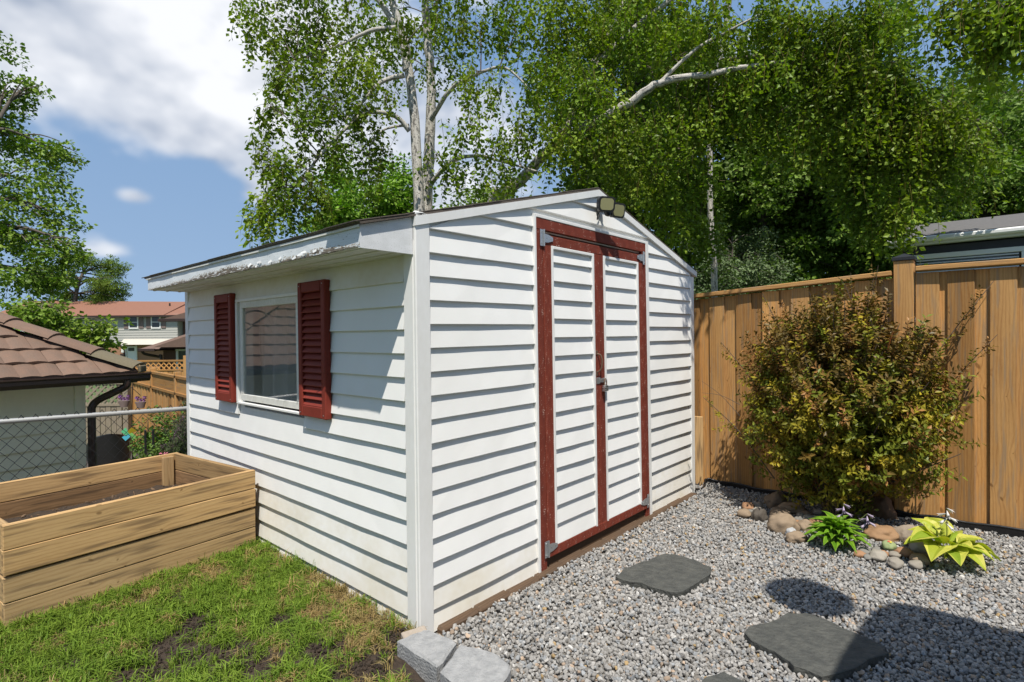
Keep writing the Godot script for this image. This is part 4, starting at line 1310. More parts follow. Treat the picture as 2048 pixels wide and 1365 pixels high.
func build_bush() -> void:
	var b := thing("bronze_bush", "rounded bush with bronze, green and yellow leaves before the wooden fence", "bush", Vector3(3.46, -0.03, 1.29))
	var spots := [[], [], [], []]
	var tints := [[], [], [], []]
	var n := noise(701, 1.6, 3)
	var br := MB.new()
	var cols := [Color(0.10, 0.13, 0.022), Color(0.19, 0.175, 0.03), Color(0.085, 0.05, 0.022), Color(0.15, 0.075, 0.022)]
	var place := func(p: Vector3, up: Vector3, sc: float) -> void:
		var x := up.cross(Vector3(0.3, 0.2, 1)).normalized()
		var bs := Basis(x, up, x.cross(up)).rotated(up, rng.randf() * TAU) * Basis.from_scale(Vector3(sc, sc, sc))
		var w := n.get_noise_3d(p.x * 1.3, p.y * 1.3, p.z * 1.3)
		var g := n.get_noise_3d(p.x * 2.2 + 30.0, p.y * 2.2, p.z * 2.2)
		var top := smoothstep(0.85, 1.45, p.y + 0.35 * w)   # the young growth is bronze
		var c := Color(0.15, 0.175, 0.018).lerp(Color(0.37, 0.29, 0.026), clampf(g * 1.7 + 0.35, 0, 1))
		if rng.randf() < top * 0.75 + 0.06: c = Color(0.11, 0.082, 0.022).lerp(Color(0.20, 0.125, 0.026), rng.randf())
		if rng.randf() < 0.06: c = Color(0.32, 0.16, 0.05)
		var k := rng.randi() % 4
		spots[k].append(Transform3D(bs, p))
		tints[k].append(c * rng.randf_range(0.75, 1.25))
	var kinds := []
	for k in 4:
		var r := RandomNumberGenerator.new()
		r.seed = 710 + k
		var mb := MB.new()
		mb.tinted = true
		mb.col = Color(0.9, 0.55, 0.6)
		mb.tube([Vector3.ZERO, Vector3(0.008, 0.09, 0.004), Vector3(0, 0.17, 0)], [0.0022, 0.0018, 0.001], 4, false)
		for i in 13:
			var y := 0.02 + 0.155 * i / 12.0
			var a := i * 2.2 + r.randf()
			add_leaf(mb, Vector3(0, y, 0), Vector3(cos(a), r.randf_range(0.1, 0.9), sin(a)).normalized(), r.randf_range(0.036, 0.056), 0.46, r, Color(1, 1, 1) * r.randf_range(0.75, 1.3))
		kinds.append(mb.mesh())
	# stems from the ground, each carrying sprigs
	for k in 46:
		var a := k * 2.399
		var f := sqrt((k + 0.5) / 46.0)
		var tip := Vector3(cos(a) * 0.62 * f, 0, sin(a) * 0.86 * f)
		tip.y = 0.62 + 1.02 * sqrt(maxf(0.0, 1.0 - f * f * 0.8)) + rng.randf_range(-0.2, 0.12)
		if f > 0.8: tip.y = rng.randf_range(0.5, 1.15)
		var pts := spline([Vector3(cos(a) * 0.08, 0, sin(a) * 0.10), Vector3(tip.x * 0.35, tip.y * 0.45, tip.z * 0.35), tip], 5)
		br.tube(pts, taper(pts.size(), 0.010, 0.003), 5, false)
	for k in 3100:
		var d := Vector3(rng.randfn(), rng.randfn(), rng.randfn()).normalized()
		var rad := pow(rng.randf(), 0.33)
		var lump := 0.94 + 0.5 * n.get_noise_3dv(d * 1.7) + 0.1 * n.get_noise_3dv(d * 5.0)
		var p := Vector3(d.x * 0.52, d.y * 0.80, d.z * 0.66) * rad * lump + Vector3(0, 0.93, 0)
		if p.y < 0.07: continue
		var nar := smoothstep(0.0, 0.5, p.y)
		p.x *= 0.58 + 0.42 * nar
		p.z *= 0.58 + 0.42 * nar
		if p.x > 0.41: p.x = 0.41 - rng.randf() * 0.06
		place.call(p, (d + Vector3(0, 0.9, 0) + Vector3(rng.randfn(), rng.randfn(), rng.randfn()) * 0.3).normalized(), rng.randf_range(0.8, 1.2))
	for k in 52:   # young shoots that break the outline
		var a := k * 2.399
		var el := rng.randf_range(-0.1, 1.35)
		var d := Vector3(cos(a) * cos(el), sin(el), sin(a) * cos(el))
		var s := Vector3(d.x * 0.46, 0.93 + d.y * 0.68, d.z * 0.58)
		var e := s + (d * 0.6 + Vector3(0, 0.8, 0)).normalized() * rng.randf_range(0.12, 0.34)
		e.x = minf(e.x, 0.40)
		br.tube([s, e], [0.004, 0.0015], 4, false)
		for i in 5: place.call(s.lerp(e, i / 5.0), ((e - s).normalized() + Vector3(rng.randfn(), rng.randfn(), rng.randfn()) * 0.3).normalized(), rng.randf_range(0.7, 1.0))
	# long shoots that stand out above
	for s in [[0.12, 1.9, 0.27, 0.0, 2.12, 0.28], [0.25, 1.5, 0.62, 0.42, 1.97, 0.98], [-0.1, 1.6, -0.4, -0.2, 1.93, -0.55], [-0.05, 1.6, -0.05, -0.1, 1.93, -0.2], [0.15, 1.3, 0.75, 0.35, 1.55, 1.0], [-0.2, 1.3, -0.65, -0.3, 1.5, -0.88], [-0.3, 0.9, -0.75, -0.42, 1.0, -1.0]]:
		var a := Vector3(s[0] * 0.6, s[1] - 0.6, s[2] * 0.62)
		var e := Vector3(s[3], s[4], s[5])
		var pts := spline([a, a.lerp(e, 0.5) + Vector3(0.02, 0.05, 0), e], 4)
		br.tube(pts, taper(pts.size(), 0.006, 0.002), 5, false)
		for k in 13:
			var p := a.lerp(e, k / 14.0)
			place.call(p, ((e - a).normalized() + Vector3(rng.randfn(), rng.randfn() + 0.4, rng.randfn()) * 0.45).normalized(), rng.randf_range(0.85, 1.15) * (1.0 - 0.4 * k / 13.0))
	# bare dead twigs
	for s in [[0.0, 1.55, 0.1, 0.05, 2.08, 0.08], [0.0, 1.85, 0.09, -0.05, 2.05, 0.0], [0.05, 1.6, 0.15, 0.12, 2.05, 0.24], [-0.35, 0.85, -0.7, -0.45, 1.15, -1.0], [-0.35, 0.95, -0.7, -0.5, 1.05, -0.98]]:
		var pts := spline([Vector3(s[0], s[1], s[2]), Vector3((s[0] + s[3]) * 0.5, (s[1] + s[4]) * 0.5 + 0.03, (s[2] + s[5]) * 0.5), Vector3(s[3], s[4], s[5])], 4)
		br.tube(pts, taper(pts.size(), 0.003, 0.0012), 5, false)
	put("stems", br.mesh(), M.twig, b)
	for k in 4: many("foliage", kinds[k], M.bush_leaf, b, spots[k], tints[k])

# a leaf of two folded halves with a pointed tip
func add_leaf(mb: MB, p: Vector3, d: Vector3, l: float, wr: float, r: RandomNumberGenerator, c: Color) -> void:
	var side := d.cross(Vector3(r.randfn(), r.randfn() + 1.2, r.randfn())).normalized()
	var up := side.cross(d).normalized()
	var h := l * wr * 0.5
	var p1 := p + d * l * 0.22
	var m := p + d * l * 0.5 - up * h * 0.25
	var tip := p + d * l - up * l * 0.12
	mb.col = c
	mb.tri(p, m + side * h + up * h * 0.35, m)
	mb.tri(p, m, m - side * h + up * h * 0.35)
	mb.tri(m, m + side * h + up * h * 0.35, tip)
	mb.tri(m, tip, m - side * h + up * h * 0.35)

# ---------- next door ----------
func lap_flat(w: float, h: float, proud: float) -> ArrayMesh:   # a far lap: wedge, base centre at the origin, faces +z
	var key := "lapflat %s %s %s" % [w, h, proud]
	if not cache.has(key):
		var mb := MB.new()
		var a := w * 0.5
		mb.quad_out(Vector3(-a, 0, proud), Vector3(a, 0, proud), Vector3(a, h, 0.001), Vector3(-a, h, 0.001), Vector3(0, 0, 1))
		mb.quad_out(Vector3(-a, 0, proud), Vector3(a, 0, proud), Vector3(a, 0, 0), Vector3(-a, 0, 0), Vector3(0, -1, 0))
		cache[key] = mb.mesh()
	return cache[key]

func roof_tile() -> ArrayMesh:   # concrete tile with two soft rolls; lower edge at z = 0, runs back to -z
	var mb := MB.new()
	var w := 0.30
	var l := 0.31
	var n := 12
	var prof := func(k: int) -> float: return 0.011 * absf(sin(PI * 2.0 * k / n)) if k % 12 else 0.0
	for k in n:
		var x0 := -w * 0.5 + w * k / n
		var x1 := -w * 0.5 + w * (k + 1) / n
		var y0: float = prof.call(k)
		var y1: float = prof.call(k + 1)
		mb.quad_out(Vector3(x0, y0 + 0.028, 0), Vector3(x1, y1 + 0.028, 0), Vector3(x1, y1, -l), Vector3(x0, y0, -l), Vector3.UP)
		mb.quad_out(Vector3(x0, y0 + 0.028, 0), Vector3(x1, y1 + 0.028, 0), Vector3(x1, y1 + 0.004, 0.004), Vector3(x0, y0 + 0.004, 0.004), Vector3(0, 0, 1))
	for sd in [-1.0, 1.0]:
		mb.quad_out(Vector3(sd * w * 0.5, 0.028, 0), Vector3(sd * w * 0.5, 0, -l), Vector3(sd * w * 0.5, -0.02, -l), Vector3(sd * w * 0.5, 0.0, 0), Vector3(sd, 0, 0))
	return mb.mesh()

func build_garage() -> void:
	# local axes: origin below the wall corner nearest the flower bed, x along the wall, z towards the shed yard
	var g := thing("tiled_garage", "cream sided garage with brown concrete tile roof and dark gutter beyond the chain link", "garage", Vector3(-0.608, 0, -4.462))
	g.rotation.y = 0.1344
	put("wall", bx(Vector3(6.0, 2.05, 4.0), 0), M.cream, g, Vector3(-3.01, 0.10, -2.01))
	for k in 13:
		put("siding_course", lap_flat(5.9, 0.152, 0.024), M.cream, g, Vector3(-3.02, -0.82 + k * 0.15, -0.008))
	put("corner_trim", bx(Vector3(0.085, 1.93, 0.03), 0.004), M.cream, g, Vector3(-0.042, 0.15, 0.012))
	# roof
	var ky := 1.24
	var sl := 0.594
	var ang := atan(sl)
	var kx := 0.365 + 0.02
	var kz := 0.30
	var deck := MB.new()
	var A := Vector3(kx, ky - 0.04, kz)
	var B := Vector3(-6.4, ky - 0.04, kz)
	var C := Vector3(kx - 2.3, ky - 0.04 + 2.3 * sl, kz - 2.3)
	var D := Vector3(-6.4 + 2.3, ky - 0.04 + 2.3 * sl, kz - 2.3)
	var E := Vector3(kx, ky - 0.04, kz - 4.6)
	var F := Vector3(-6.4, ky - 0.04, kz - 4.6)
	deck.quad_out(A, B, D, C, Vector3(0, 1, 0.5))
	deck.tri_out(A, E, C, Vector3(1, 0.5, 0))
	deck.quad_out(E, F, D, C, Vector3(0, 1, -0.5))
	deck.tri_out(B, F, D, Vector3(-1, 0.5, 0))
	deck.quad_out(A, B, F, E, Vector3.DOWN)
	var roof := put("roof", deck.mesh(), M.tiles[0], g)
	var tile := roof_tile()
	var bs := Basis(Vector3.RIGHT, ang)
	for r in 10:
		var q := 0.0 + r * 0.205
		var s := q + 0.05 + (0.15 if r % 2 else 0.0)
		while s < 4.0 - q * 0.3:
			put("roof_tile", tile, pick(M.tiles), roof, Vector3(kx - s - 0.15, ky - 0.036 + q * sl + 0.004 + rng.randf_range(-0.003, 0.003), kz - q + 0.04), bs * Basis(Vector3.UP, rng.randf_range(-0.01, 0.01)))
			s += 0.303
	# hip caps
	var dir := Vector3(-1, sl, -1).normalized()
	var cap := MB.new()
	var n := 8
	for k in n:
		var a0 := PI * (0.08 + 0.84 * k / n)
		var a1 := PI * (0.08 + 0.84 * (k + 1) / n)
		var p := func(a: float, z: float, lift: float) -> Vector3: return Vector3(cos(a) * 0.15, sin(a) * 0.075 - 0.035 + lift, z)
		cap.quad_out(p.call(a0, 0.0, 0.022), p.call(a1, 0.0, 0.022), p.call(a1, -0.43, 0.0), p.call(a0, -0.43, 0.0), Vector3(cos(a0), 1, 0))
		cap.quad_out(p.call(a0, 0.0, 0.022), p.call(a1, 0.0, 0.022), p.call(a1, 0.0, 0.0), p.call(a0, 0.0, 0.0), Vector3(0, 0, 1))
	var cm := cap.mesh()
	var zb := -dir
	var xb := Vector3.UP.cross(zb).normalized()
	var cb := Basis(xb, zb.cross(xb), zb)
	for k in 8:
		put("hip_cap", cm, M.moss if k == 0 else pick(M.tiles), roof, Vector3(kx, ky + 0.0, kz) + dir * (0.02 + k * 0.395) + Vector3(0, 0.012, 0), cb)
	var end := MB.new()
	end.box(Vector3(kx + 0.005, ky + 0.015, kz + 0.008), Vector3(0.13, 0.07, 0.03), 0.01, Basis(Vector3.UP, 0.78))
	put("hip_end_mortar", end.mesh(), M.moss, roof)
	board("fascia", Vector3(-6.4, ky - 0.12, kz - 0.045), Vector3(kx - 0.02, ky - 0.03, kz - 0.03), M.brown, g)
	board("soffit", Vector3(-6.4, ky - 0.125, 0.016), Vector3(kx - 0.02, ky - 0.1205, kz - 0.046), M.cream, g)
	# gutter: open trough
	var gt := MB.new()
	var pr := [Vector2(0.0, 0.0), Vector2(0.0, -0.075), Vector2(0.06, -0.08), Vector2(0.085, -0.05), Vector2(0.085, -0.02), Vector2(0.105, -0.005), Vector2(0.105, 0.008), Vector2(0.095, 0.008), Vector2(0.078, -0.018), Vector2(0.078, -0.048), Vector2(0.055, -0.072), Vector2(0.006, -0.068), Vector2(0.006, 0.0)]
	for k in pr.size() - 1:
		var p: Vector2 = pr[k]
		var q: Vector2 = pr[k + 1]
		gt.quad(Vector3(-6.4, p.y, p.x), Vector3(-6.4, q.y, q.x), Vector3(kx + 0.06, q.y, q.x), Vector3(kx + 0.06, p.y, p.x))
	for k in range(1, 6): gt.tri_out(Vector3(kx + 0.06, pr[0].y, pr[0].x), Vector3(kx + 0.06, pr[k].y, pr[k].x), Vector3(kx + 0.06, pr[k + 1].y, pr[k + 1].x), Vector3(1, 0, 0))
	put("gutter", gt.mesh(), M.brown, g, Vector3(0, ky - 0.03, kz - 0.02))
	var ds := MB.new()
	ds.tube(spline([Vector3(kx - 0.14, ky - 0.09, kz + 0.03), Vector3(kx - 0.145, ky - 0.15, kz + 0.02), Vector3(kx - 0.22, ky - 0.21, kz - 0.06), Vector3(0.10, ky - 0.29, 0.05), Vector3(0.055, ky - 0.36, 0.02), Vector3(0.05, ky - 0.5, 0.02), Vector3(0.05, -0.6, 0.02)], 4), taper(25, 0.036, 0.036), 8)
	put("downspout", ds.mesh(), M.brown, g)

func build_chain_link() -> void:
	var f := thing("chain_link_fence", "chain link fence with galvanised top rail behind the planter box", "fence", Vector3(0, 0, -3.56))
	var r := MB.new()
	r.tube([Vector3(-6, 1.00, 0), Vector3(-1.30, 0.915, 0), Vector3(-0.6, 0.897, 0), Vector3(0.0, 0.881, 0), Vector3(0.9, 0.87, 0)], [0.021, 0.021, 0.021, 0.021, 0.021], 14)
	put("top_rail", r.mesh(), M.rail, f)
	# zigzag wires: neighbours hook into each other
	var cell := 0.088
	for ph in 2:
		var mb := MB.new()
		var pts := []
		var rad := []
		for k in 18:
			var z := 0.004 if k % 2 else -0.004
			pts.append(Vector3((cell * 0.5 + 0.003) * (1.0 if (k + ph) % 2 else -1.0) * 0.5 + 0.0, -0.052 * k, z * (1 if ph else -1)))
			rad.append(0.0027)
		pts[0] += Vector3(0.0, 0.015, 0.012)
		mb.tube(pts, rad, 5, false)
		cache["wire%d" % ph] = mb.mesh()
	for k in 108:
		var x := 0.34 - k * cell * 0.5
		var top := 0.90 - 0.0243 * x + (0.015 if x < -1.3 else 0.0)
		put("wire", cache["wire%d" % (k % 2)], M.wire, f, Vector3(x, top + 0.012, rng.randf_range(-0.002, 0.002)))
	for x in [-1.05, -0.52, -0.13]:
		var t := MB.new()
		var y: float = 0.881 - 0.0243 * x
		t.tube([Vector3(x, y + 0.0225, 0), Vector3(x, y, 0.024), Vector3(x - 0.004, y - 0.03, 0.016), Vector3(x - 0.012, y - 0.055, 0.006)], [0.0022, 0.0022, 0.0022, 0.0022], 5)
		put("tie_wire", t.mesh(), M.steel, f)
	for x in [-2.9, 0.6]:
		var ps := MB.new()
		ps.tube([Vector3(x, -0.9, 0), Vector3(x, 0.86, 0)], [0.025, 0.025], 10)
		put("post", ps.mesh(), M.rail, f)

func build_side_garden() -> void:
	# cedar fence behind the garage
	var a := Vector3(1.80, 0, -14.3)
	var b := Vector3(1.22, 0, -6.4)
	var d := (b - a).normalized()
	var len := a.distance_to(b)
	var f := thing("garden_fence", "golden board fence with plain top panels behind the flower bed", "fence", a)
	f.rotation.y = atan2(-d.z, d.x)
	var top := 0.92
	var n := int(len / 0.145)
	for k in n:
		put("fence_board", bx(Vector3(0.138, top - 0.32 + 0.85, 0.02), 0.003), pick(M.cedar), f, Vector3(k * 0.145 + 0.07, (top - 0.32 - 0.85) * 0.5, -0.01 + (0.012 if k % 2 else 0.0)))
	var m := int(len / 1.9) + 1
	for k in m:
		put("fence_post", bx(Vector3(0.1, 1.85, 0.1), 0.004), pick(M.cedar), f, Vector3(k * 1.9 + 0.3, 0.06, -0.015))
		if k < m - 1:
			put("top_panel", bx(Vector3(1.78, 0.24, 0.02), 0.003), pick(M.cedar), f, Vector3(k * 1.9 + 1.25, top - 0.17, 0.0))
	for y in [top - 0.02, top - 0.31]:
		put("rail", bx(Vector3(len, 0.05, 0.07), 0.004), M.cedar[3], f, Vector3(len * 0.5, y, 0.0))
	# lattice gate
	var lg := thing("lattice_gate", "weathered grey board gate with lattice top beside the garage", "gate", Vector3(0.45, 0, -10.9))
	lg.rotation.y = -0.843
	for k in 8: put("gate_board", bx(Vector3(0.095, 1.15, 0.02), 0.003), M.old_grey, lg, Vector3(0.05 + k * 0.105, -0.29, 0.004 * (k % 2)))
	for y in [0.30, 0.72]: put("gate_rail", bx(Vector3(0.90, 0.05, 0.05), 0.004), M.old_grey, lg, Vector3(0.42, y, 0.0))
	for s in [-1.0, 1.0]:
		for k in 9:
			var x0 := -0.35 + k * 0.135
			var xa := clampf(x0, 0.0, 0.84)
			var xb := clampf(x0 + 0.37, 0.0, 0.84)
			if xb - xa < 0.04: continue
			var ya := 0.325 + (xa - x0)
			var yb := 0.325 + (xb - x0)
			if s < 0:
				ya = 1.02 - ya
				yb = 1.02 - yb
			put("lattice_strip", bx(Vector3(0.035, Vector2(xb - xa, yb - ya).length(), 0.008), 0.001), M.old_grey, lg, Vector3((xa + xb) * 0.5, (ya + yb) * 0.5, 0.006 * s), Basis(Vector3.BACK, -s * PI / 4))
	put("gate_post", bx(Vector3(0.1, 1.9, 0.1), 0.004), M.old_grey, lg, Vector3(0.93, 0.0, 0.0))
	# deck
	var dk := thing("dark_deck", "dark stained deck boards in the garage shade", "deck", Vector3(0.25, -0.4, -8.4))
	dk.rotation.y = 0.3
	for k in 14: put("deck_board", bx(Vector3(0.135, 0.03, 3.6), 0.003), M.deck, dk, Vector3(-0.95 + k * 0.14, 0.0, 0.0))
	put("deck_frame", bx(Vector3(1.9, 0.40, 3.5), 0.0), M.dark, dk, Vector3(0, -0.225, 0))
	# barbecue under its cover
	var bb := thing("covered_barbecue", "black covered kettle barbecue standing on the dark deck", "barbecue", Vector3(0.30, -0.385, -7.9))
	var k1 := MB.new()
	k1.tube([Vector3(0, 0.02, 0), Vector3(0, 0.10, 0), Vector3(0, 0.26, 0), Vector3(0, 0.38, 0), Vector3(0, 0.46, 0), Vector3(0, 0.49, 0)], [0.24, 0.27, 0.30, 0.27, 0.17, 0.03], 18)
	put("cover", k1.mesh(), M.black, bb)
	for k in 3:
		var lm := MB.new()
		lm.tube([Vector3(cos(k * 2.1) * 0.15, 0.28, sin(k * 2.1) * 0.15), Vector3(cos(k * 2.1) * 0.24, 0.0, sin(k * 2.1) * 0.24)], [0.012, 0.012], 6)
		put("leg", lm.mesh(), M.black, bb)
	# plants of the flower bed
	var greens := [[0.42, -0.30, -5.95, 0.34, 0.42, "bright green leafy perennial in the bed before the golden fence"], [0.75, -0.15, -6.9, 0.42, 0.62, "tall green leafy plant by the golden fence boards"], [0.20, -0.42, -5.75, 0.22, 0.28, "low green groundcover plant at the front of the flower bed"]]
	for q in greens:
		var p := thing("garden_plant", q[5], "plant", Vector3(q[0], -0.86, q[2]), "green plants of the flower bed")
		foliage(p, [[Vector3(0, q[1] + 0.86, 0), q[3], q[4]]], "small", M.maple_leaf, 330.0, Color(0.10, 0.19, 0.03), Color(0.15, 0.24, 0.05), 0.55, 31 + int(q[0] * 50))
		stick(p, Vector3.ZERO, Vector3(0, q[1] + 0.86, 0), 0.012)
	for q in [[0.62, 0.02, -5.65, 0.24, 0.52, "grey green lavender bush with faded purple spikes beside the shed"], [0.80, 0.20, -5.95, 0.2, 0.50, "purple flowered tall perennial against the golden fence"]]:
		var p := thing("lavender_bush", q[5], "lavender", Vector3(q[0], -0.86, q[2]), "purple flowered perennials")
		foliage(p, [[Vector3(0, q[1] + 0.70, 0), q[3], q[4]]], "spike", M.maple_leaf, 700.0, Color(0.13, 0.15, 0.10), Color(0.17, 0.14, 0.17), 0.6, 61 + int(q[0] * 50))
		stick(p, Vector3.ZERO, Vector3(0, q[1] + 0.7, 0), 0.012)
	var pf := thing("pink_flower", "single pink bloom low in the flower bed", "flower", Vector3(0.38, -0.5, -5.55))
	stick(pf, Vector3.ZERO, Vector3(0, 0.58, 0), 0.004)
	var pm := MB.new()
	for k in 9:
		var an := k * 0.7
		pm.tri(Vector3(0, 0.58, 0), Vector3(cos(an) * 0.06, 0.60 + 0.02 * (k % 2), sin(an) * 0.06), Vector3(cos(an + 0.9) * 0.06, 0.60 + 0.02 * (k % 2), sin(an + 0.9) * 0.06))
	put("bloom", pm.mesh(), mat(Color(0.62, 0.18, 0.28), 0.6), pf)
	# shepherd's hook with two hanging pots
	var hk := thing("plant_hook", "thin metal hook with two small hanging flower pots before the golden fence", "plant hook", Vector3(0.60, -0.86, -7.9))
	var hm := MB.new()
	hm.tube(spline([Vector3(0, 0, 0), Vector3(0, 1.2, 0), Vector3(0.02, 1.72, 0), Vector3(0.03, 1.80, 0)], 4), taper(13, 0.009, 0.006), 6)
	hm.tube([Vector3(-0.10, 1.56, 0.0), Vector3(0.0, 1.66, 0), Vector3(0.12, 1.52, 0.0)], [0.005, 0.005, 0.005], 6)
	put("pole", hm.mesh(), M.black, hk)
	for s in [[-0.10, 1.46], [0.12, 1.42]]:
		var pt := MB.new()
		pt.tube([Vector3(s[0], s[1] - 0.10, 0), Vector3(s[0], s[1], 0)], [0.05, 0.08], 10)
		put("pot", pt.mesh(), M.mauve, hk)
		var bl := MB.new()
		for k in 14:
			var an := k * 2.4
			var c := Vector3(s[0] + cos(an) * 0.06, s[1] + 0.03 + 0.03 * sin(k * 1.7), sin(an) * 0.06)
			bl.tri(c, c + Vector3(0.03, 0.02, 0.01), c + Vector3(-0.01, 0.035, 0.02))
			bl.tri(c, c + Vector3(-0.03, 0.01, 0.02), c + Vector3(0.01, 0.03, -0.02))
		put("blooms", bl.mesh(), mat(Color(0.35, 0.16, 0.42), 0.7), hk)
	# pinwheel
	var pw := thing("pinwheel", "small green, yellow and blue pinwheel on a stick in the flower bed", "pinwheel", Vector3(0.26, -0.86, -6.6))
	stick(pw, Vector3.ZERO, Vector3(0, 1.12, 0), 0.005)
	var pc := [Color(0.55, 0.42, 0.03), Color(0.10, 0.45, 0.22), Color(0.05, 0.30, 0.42), Color(0.20, 0.5, 0.15)]
	for k in 4:
		var vm := MB.new()
		var an := k * PI / 2.0 + 0.4
		var e := Vector3(cos(an), sin(an), 0) * 0.10
		var s2 := Vector3(-sin(an), cos(an), 0) * 0.07
		vm.tri(Vector3(0, 1.12, 0.01), Vector3(0, 1.12, 0.01) + e, Vector3(0, 1.12, 0.03) + e * 0.7 + s2)
		vm.tri(Vector3(0, 1.12, 0.01), Vector3(0, 1.12, 0.03) + e * 0.7 + s2, Vector3(0, 1.12, 0.02) + s2 * 0.6)
		put("vane", vm.mesh(), mat(pc[k], 0.5), pw, Vector3.ZERO, Basis(Vector3.UP, -0.6))
	for q in [[0.42, -6.5], [0.50, -6.45]]:
		var sk := MB.new()
		sk.box(Vector3(0, 0.58, 0), Vector3(0.025, 1.16, 0.025), 0.003)
		solo("garden_stake", sk.mesh(), M.black, "slim black stake standing among the flower bed plants", "stake", "black stakes in the flower bed", Vector3(q[0], -0.86, q[1]))

func stick(parent: Node3D, a: Vector3, b: Vector3, r: float, m: Material = null) -> void:
	var mb := MB.new()
	mb.tube([a, a.lerp(b, 0.5) + Vector3(r, 0, r), b], [r * 1.4, r, r * 0.7], 6)
	put("stem", mb.mesh(), m if m else M.twig, parent)

func build_far_houses() -> void:
	var tn := -0.843
	var t := thing("townhouse", "two storey townhouse with rust red roof, grey siding above brick", "townhouse", Vector3(9.31, 0, -52.85))
	t.rotation.y = tn
	put("upper_wall", bx(Vector3(12.9, 2.55, 7.0), 0), M.town_grey, t, Vector3(-0.25, 2.37, -3.5))
	var ww := 8.65
	for k in 12: put("siding_course", lap_flat(12.88, 0.2, 0.03), M.town_grey, t, Vector3(-0.25, 1.12 + k * 0.2, 0.001))
	put("brick_wall", bx(Vector3(12.9, 3.0, 6.9), 0), M.town_brick, t, Vector3(-0.25, -0.405, -3.5))
	put("neighbour_wall", bx(Vector3(6.0, 4.6, 6.0), 0), M.brick, t, Vector3(9.3, 1.3, -3.6))
	var rf := MB.new()
	var sec := [[-9.0, 5.35, 4.98, 3.56], [5.35, 13.0, 4.72, 3.50]]
	for s in sec:
		rf.quad_out(Vector3(s[0], s[3], 0.45), Vector3(s[1], s[3] - 0.02, 0.45), Vector3(s[1], s[2] - 0.12, -3.5), Vector3(s[0], s[2] + 0.12, -3.5), Vector3(0, 1, 0.5))
		rf.quad_out(Vector3(s[0], s[3], -7.5), Vector3(s[1], s[3], -7.5), Vector3(s[1], s[2] - 0.12, -3.5), Vector3(s[0], s[2] + 0.12, -3.5), Vector3(0, 1, -0.5))
		rf.quad_out(Vector3(s[0], s[3], 0.45), Vector3(s[1], s[3] - 0.02, 0.45), Vector3(s[1], s[3] - 0.02, -7.5), Vector3(s[0], s[3], -7.5), Vector3.DOWN)
		for x in [s[0], s[1]]: rf.tri_out(Vector3(x, s[3] - 0.01, 0.45), Vector3(x, s[2], -3.5), Vector3(x, s[3], -7.5), Vector3(1 if x == s[1] else -1, 0, 0))
	var roof := put("roof", rf.mesh(), M.town_roof, t)
	for x in [4.2, 6.2]: put("roof_vent", bx(Vector3(0.1, 0.25, 0.1), 0.01), M.dark, roof, Vector3(x, 4.55, -2.2))
	put("eave_fascia", bx(Vector3(22, 0.14, 0.06), 0), M.brown, t, Vector3(2, 3.46, 0.44))
	for x in [2.6, 4.44]:
		var w := put("window", bx(Vector3(0.62, 0.9, 0.05), 0), M.panes, t, Vector3(x, 2.98, 0.04))
		for e in [[0, 0.49, 0.80, 0.1], [0, -0.49, 0.80, 0.1]]: put("window_frame", bx(Vector3(e[2], e[3], 0.09), 0.005), M.white, w, Vector3(e[0], e[1], 0.0))
		for sx in [-0.355, 0.355]: put("window_frame", bx(Vector3(0.09, 0.88, 0.09), 0.005), M.white, w, Vector3(sx, 0, 0.001))
		put("sash_bar", bx(Vector3(0.62, 0.05, 0.07), 0), M.white, w, Vector3(0, 0.0, 0.0))
		for sx in [-0.62, 0.62]: put("shutter", bx(Vector3(0.36, 1.05, 0.06), 0.01), M.mauve, t, Vector3(x + sx, 2.98, 0.045))
	var dr := put("door", bx(Vector3(0.68, 2.1, 0.06), 0.01), M.white, t, Vector3(2.35, -0.05, -0.02))
	put("fan_light", bx(Vector3(0.5, 0.28, 0.03), 0.02), M.panes, dr, Vector3(0, 0.80, 0.03))
	for sx in [-0.42, 0.42]: put("door_frame", bx(Vector3(0.1, 2.2, 0.12), 0.01), M.white, dr, Vector3(sx, 0.0, 0.02))
	put("window", bx(Vector3(0.7, 0.9, 0.06), 0), M.panes, t, Vector3(-0.55, 0.6, -0.02))
	put("window_frame", bx(Vector3(0.12, 1.0, 0.1), 0.01), M.white, t, Vector3(-0.9, 0.6, -0.02))
	put("window_frame", bx(Vector3(0.12, 1.0, 0.1), 0.01), M.mauve, t, Vector3(-0.15, 0.6, -0.02))
	var lit_strip := MB.new()  # added pale slope; sunlight on the lower siding is put into its colour
	lit_strip.quad_out(Vector3(1.95, 1.15, 0.9), Vector3(7.0, 1.12, 0.9), Vector3(7.0, 1.55, 0.02), Vector3(1.75, 1.6, 0.02), Vector3(0, 1, 1))
	lit_strip.quad_out(Vector3(1.95, 1.15, 0.9), Vector3(7.0, 1.12, 0.9), Vector3(7.0, 1.10, 0.02), Vector3(1.75, 1.10, 0.02), Vector3.DOWN)
	lit_strip.tri_out(Vector3(1.95, 1.15, 0.9), Vector3(1.75, 1.6, 0.02), Vector3(1.75, 1.1, 0.02), Vector3(-1, 0, 0))
	put("sunlit_strip", lit_strip.mesh(), mat(Color(0.50, 0.47, 0.41), 0.7), t)
	for x in [0.33, 1.72]:
		var lm := put("wall_lamp", bx(Vector3(0.2, 0.34, 0.2), 0.06), M.white, t, Vector3(x, 0.62, 0.12))
		put("lamp_cap", bx(Vector3(0.12, 0.26, 0.12), 0.05), M.white, lm, Vector3(0, 0.42, 0))
		put("lamp_bracket", bx(Vector3(0.3, 0.22, 0.24), 0.02), M.brown, lm, Vector3(0, -0.32, 0))
	# brick house nearer by
	var b := thing("brick_house", "brown brick bungalow with sagging brown shingle roof and white framed window", "house", Vector3(3.96, 0, -18.28))
	b.rotation.y = tn
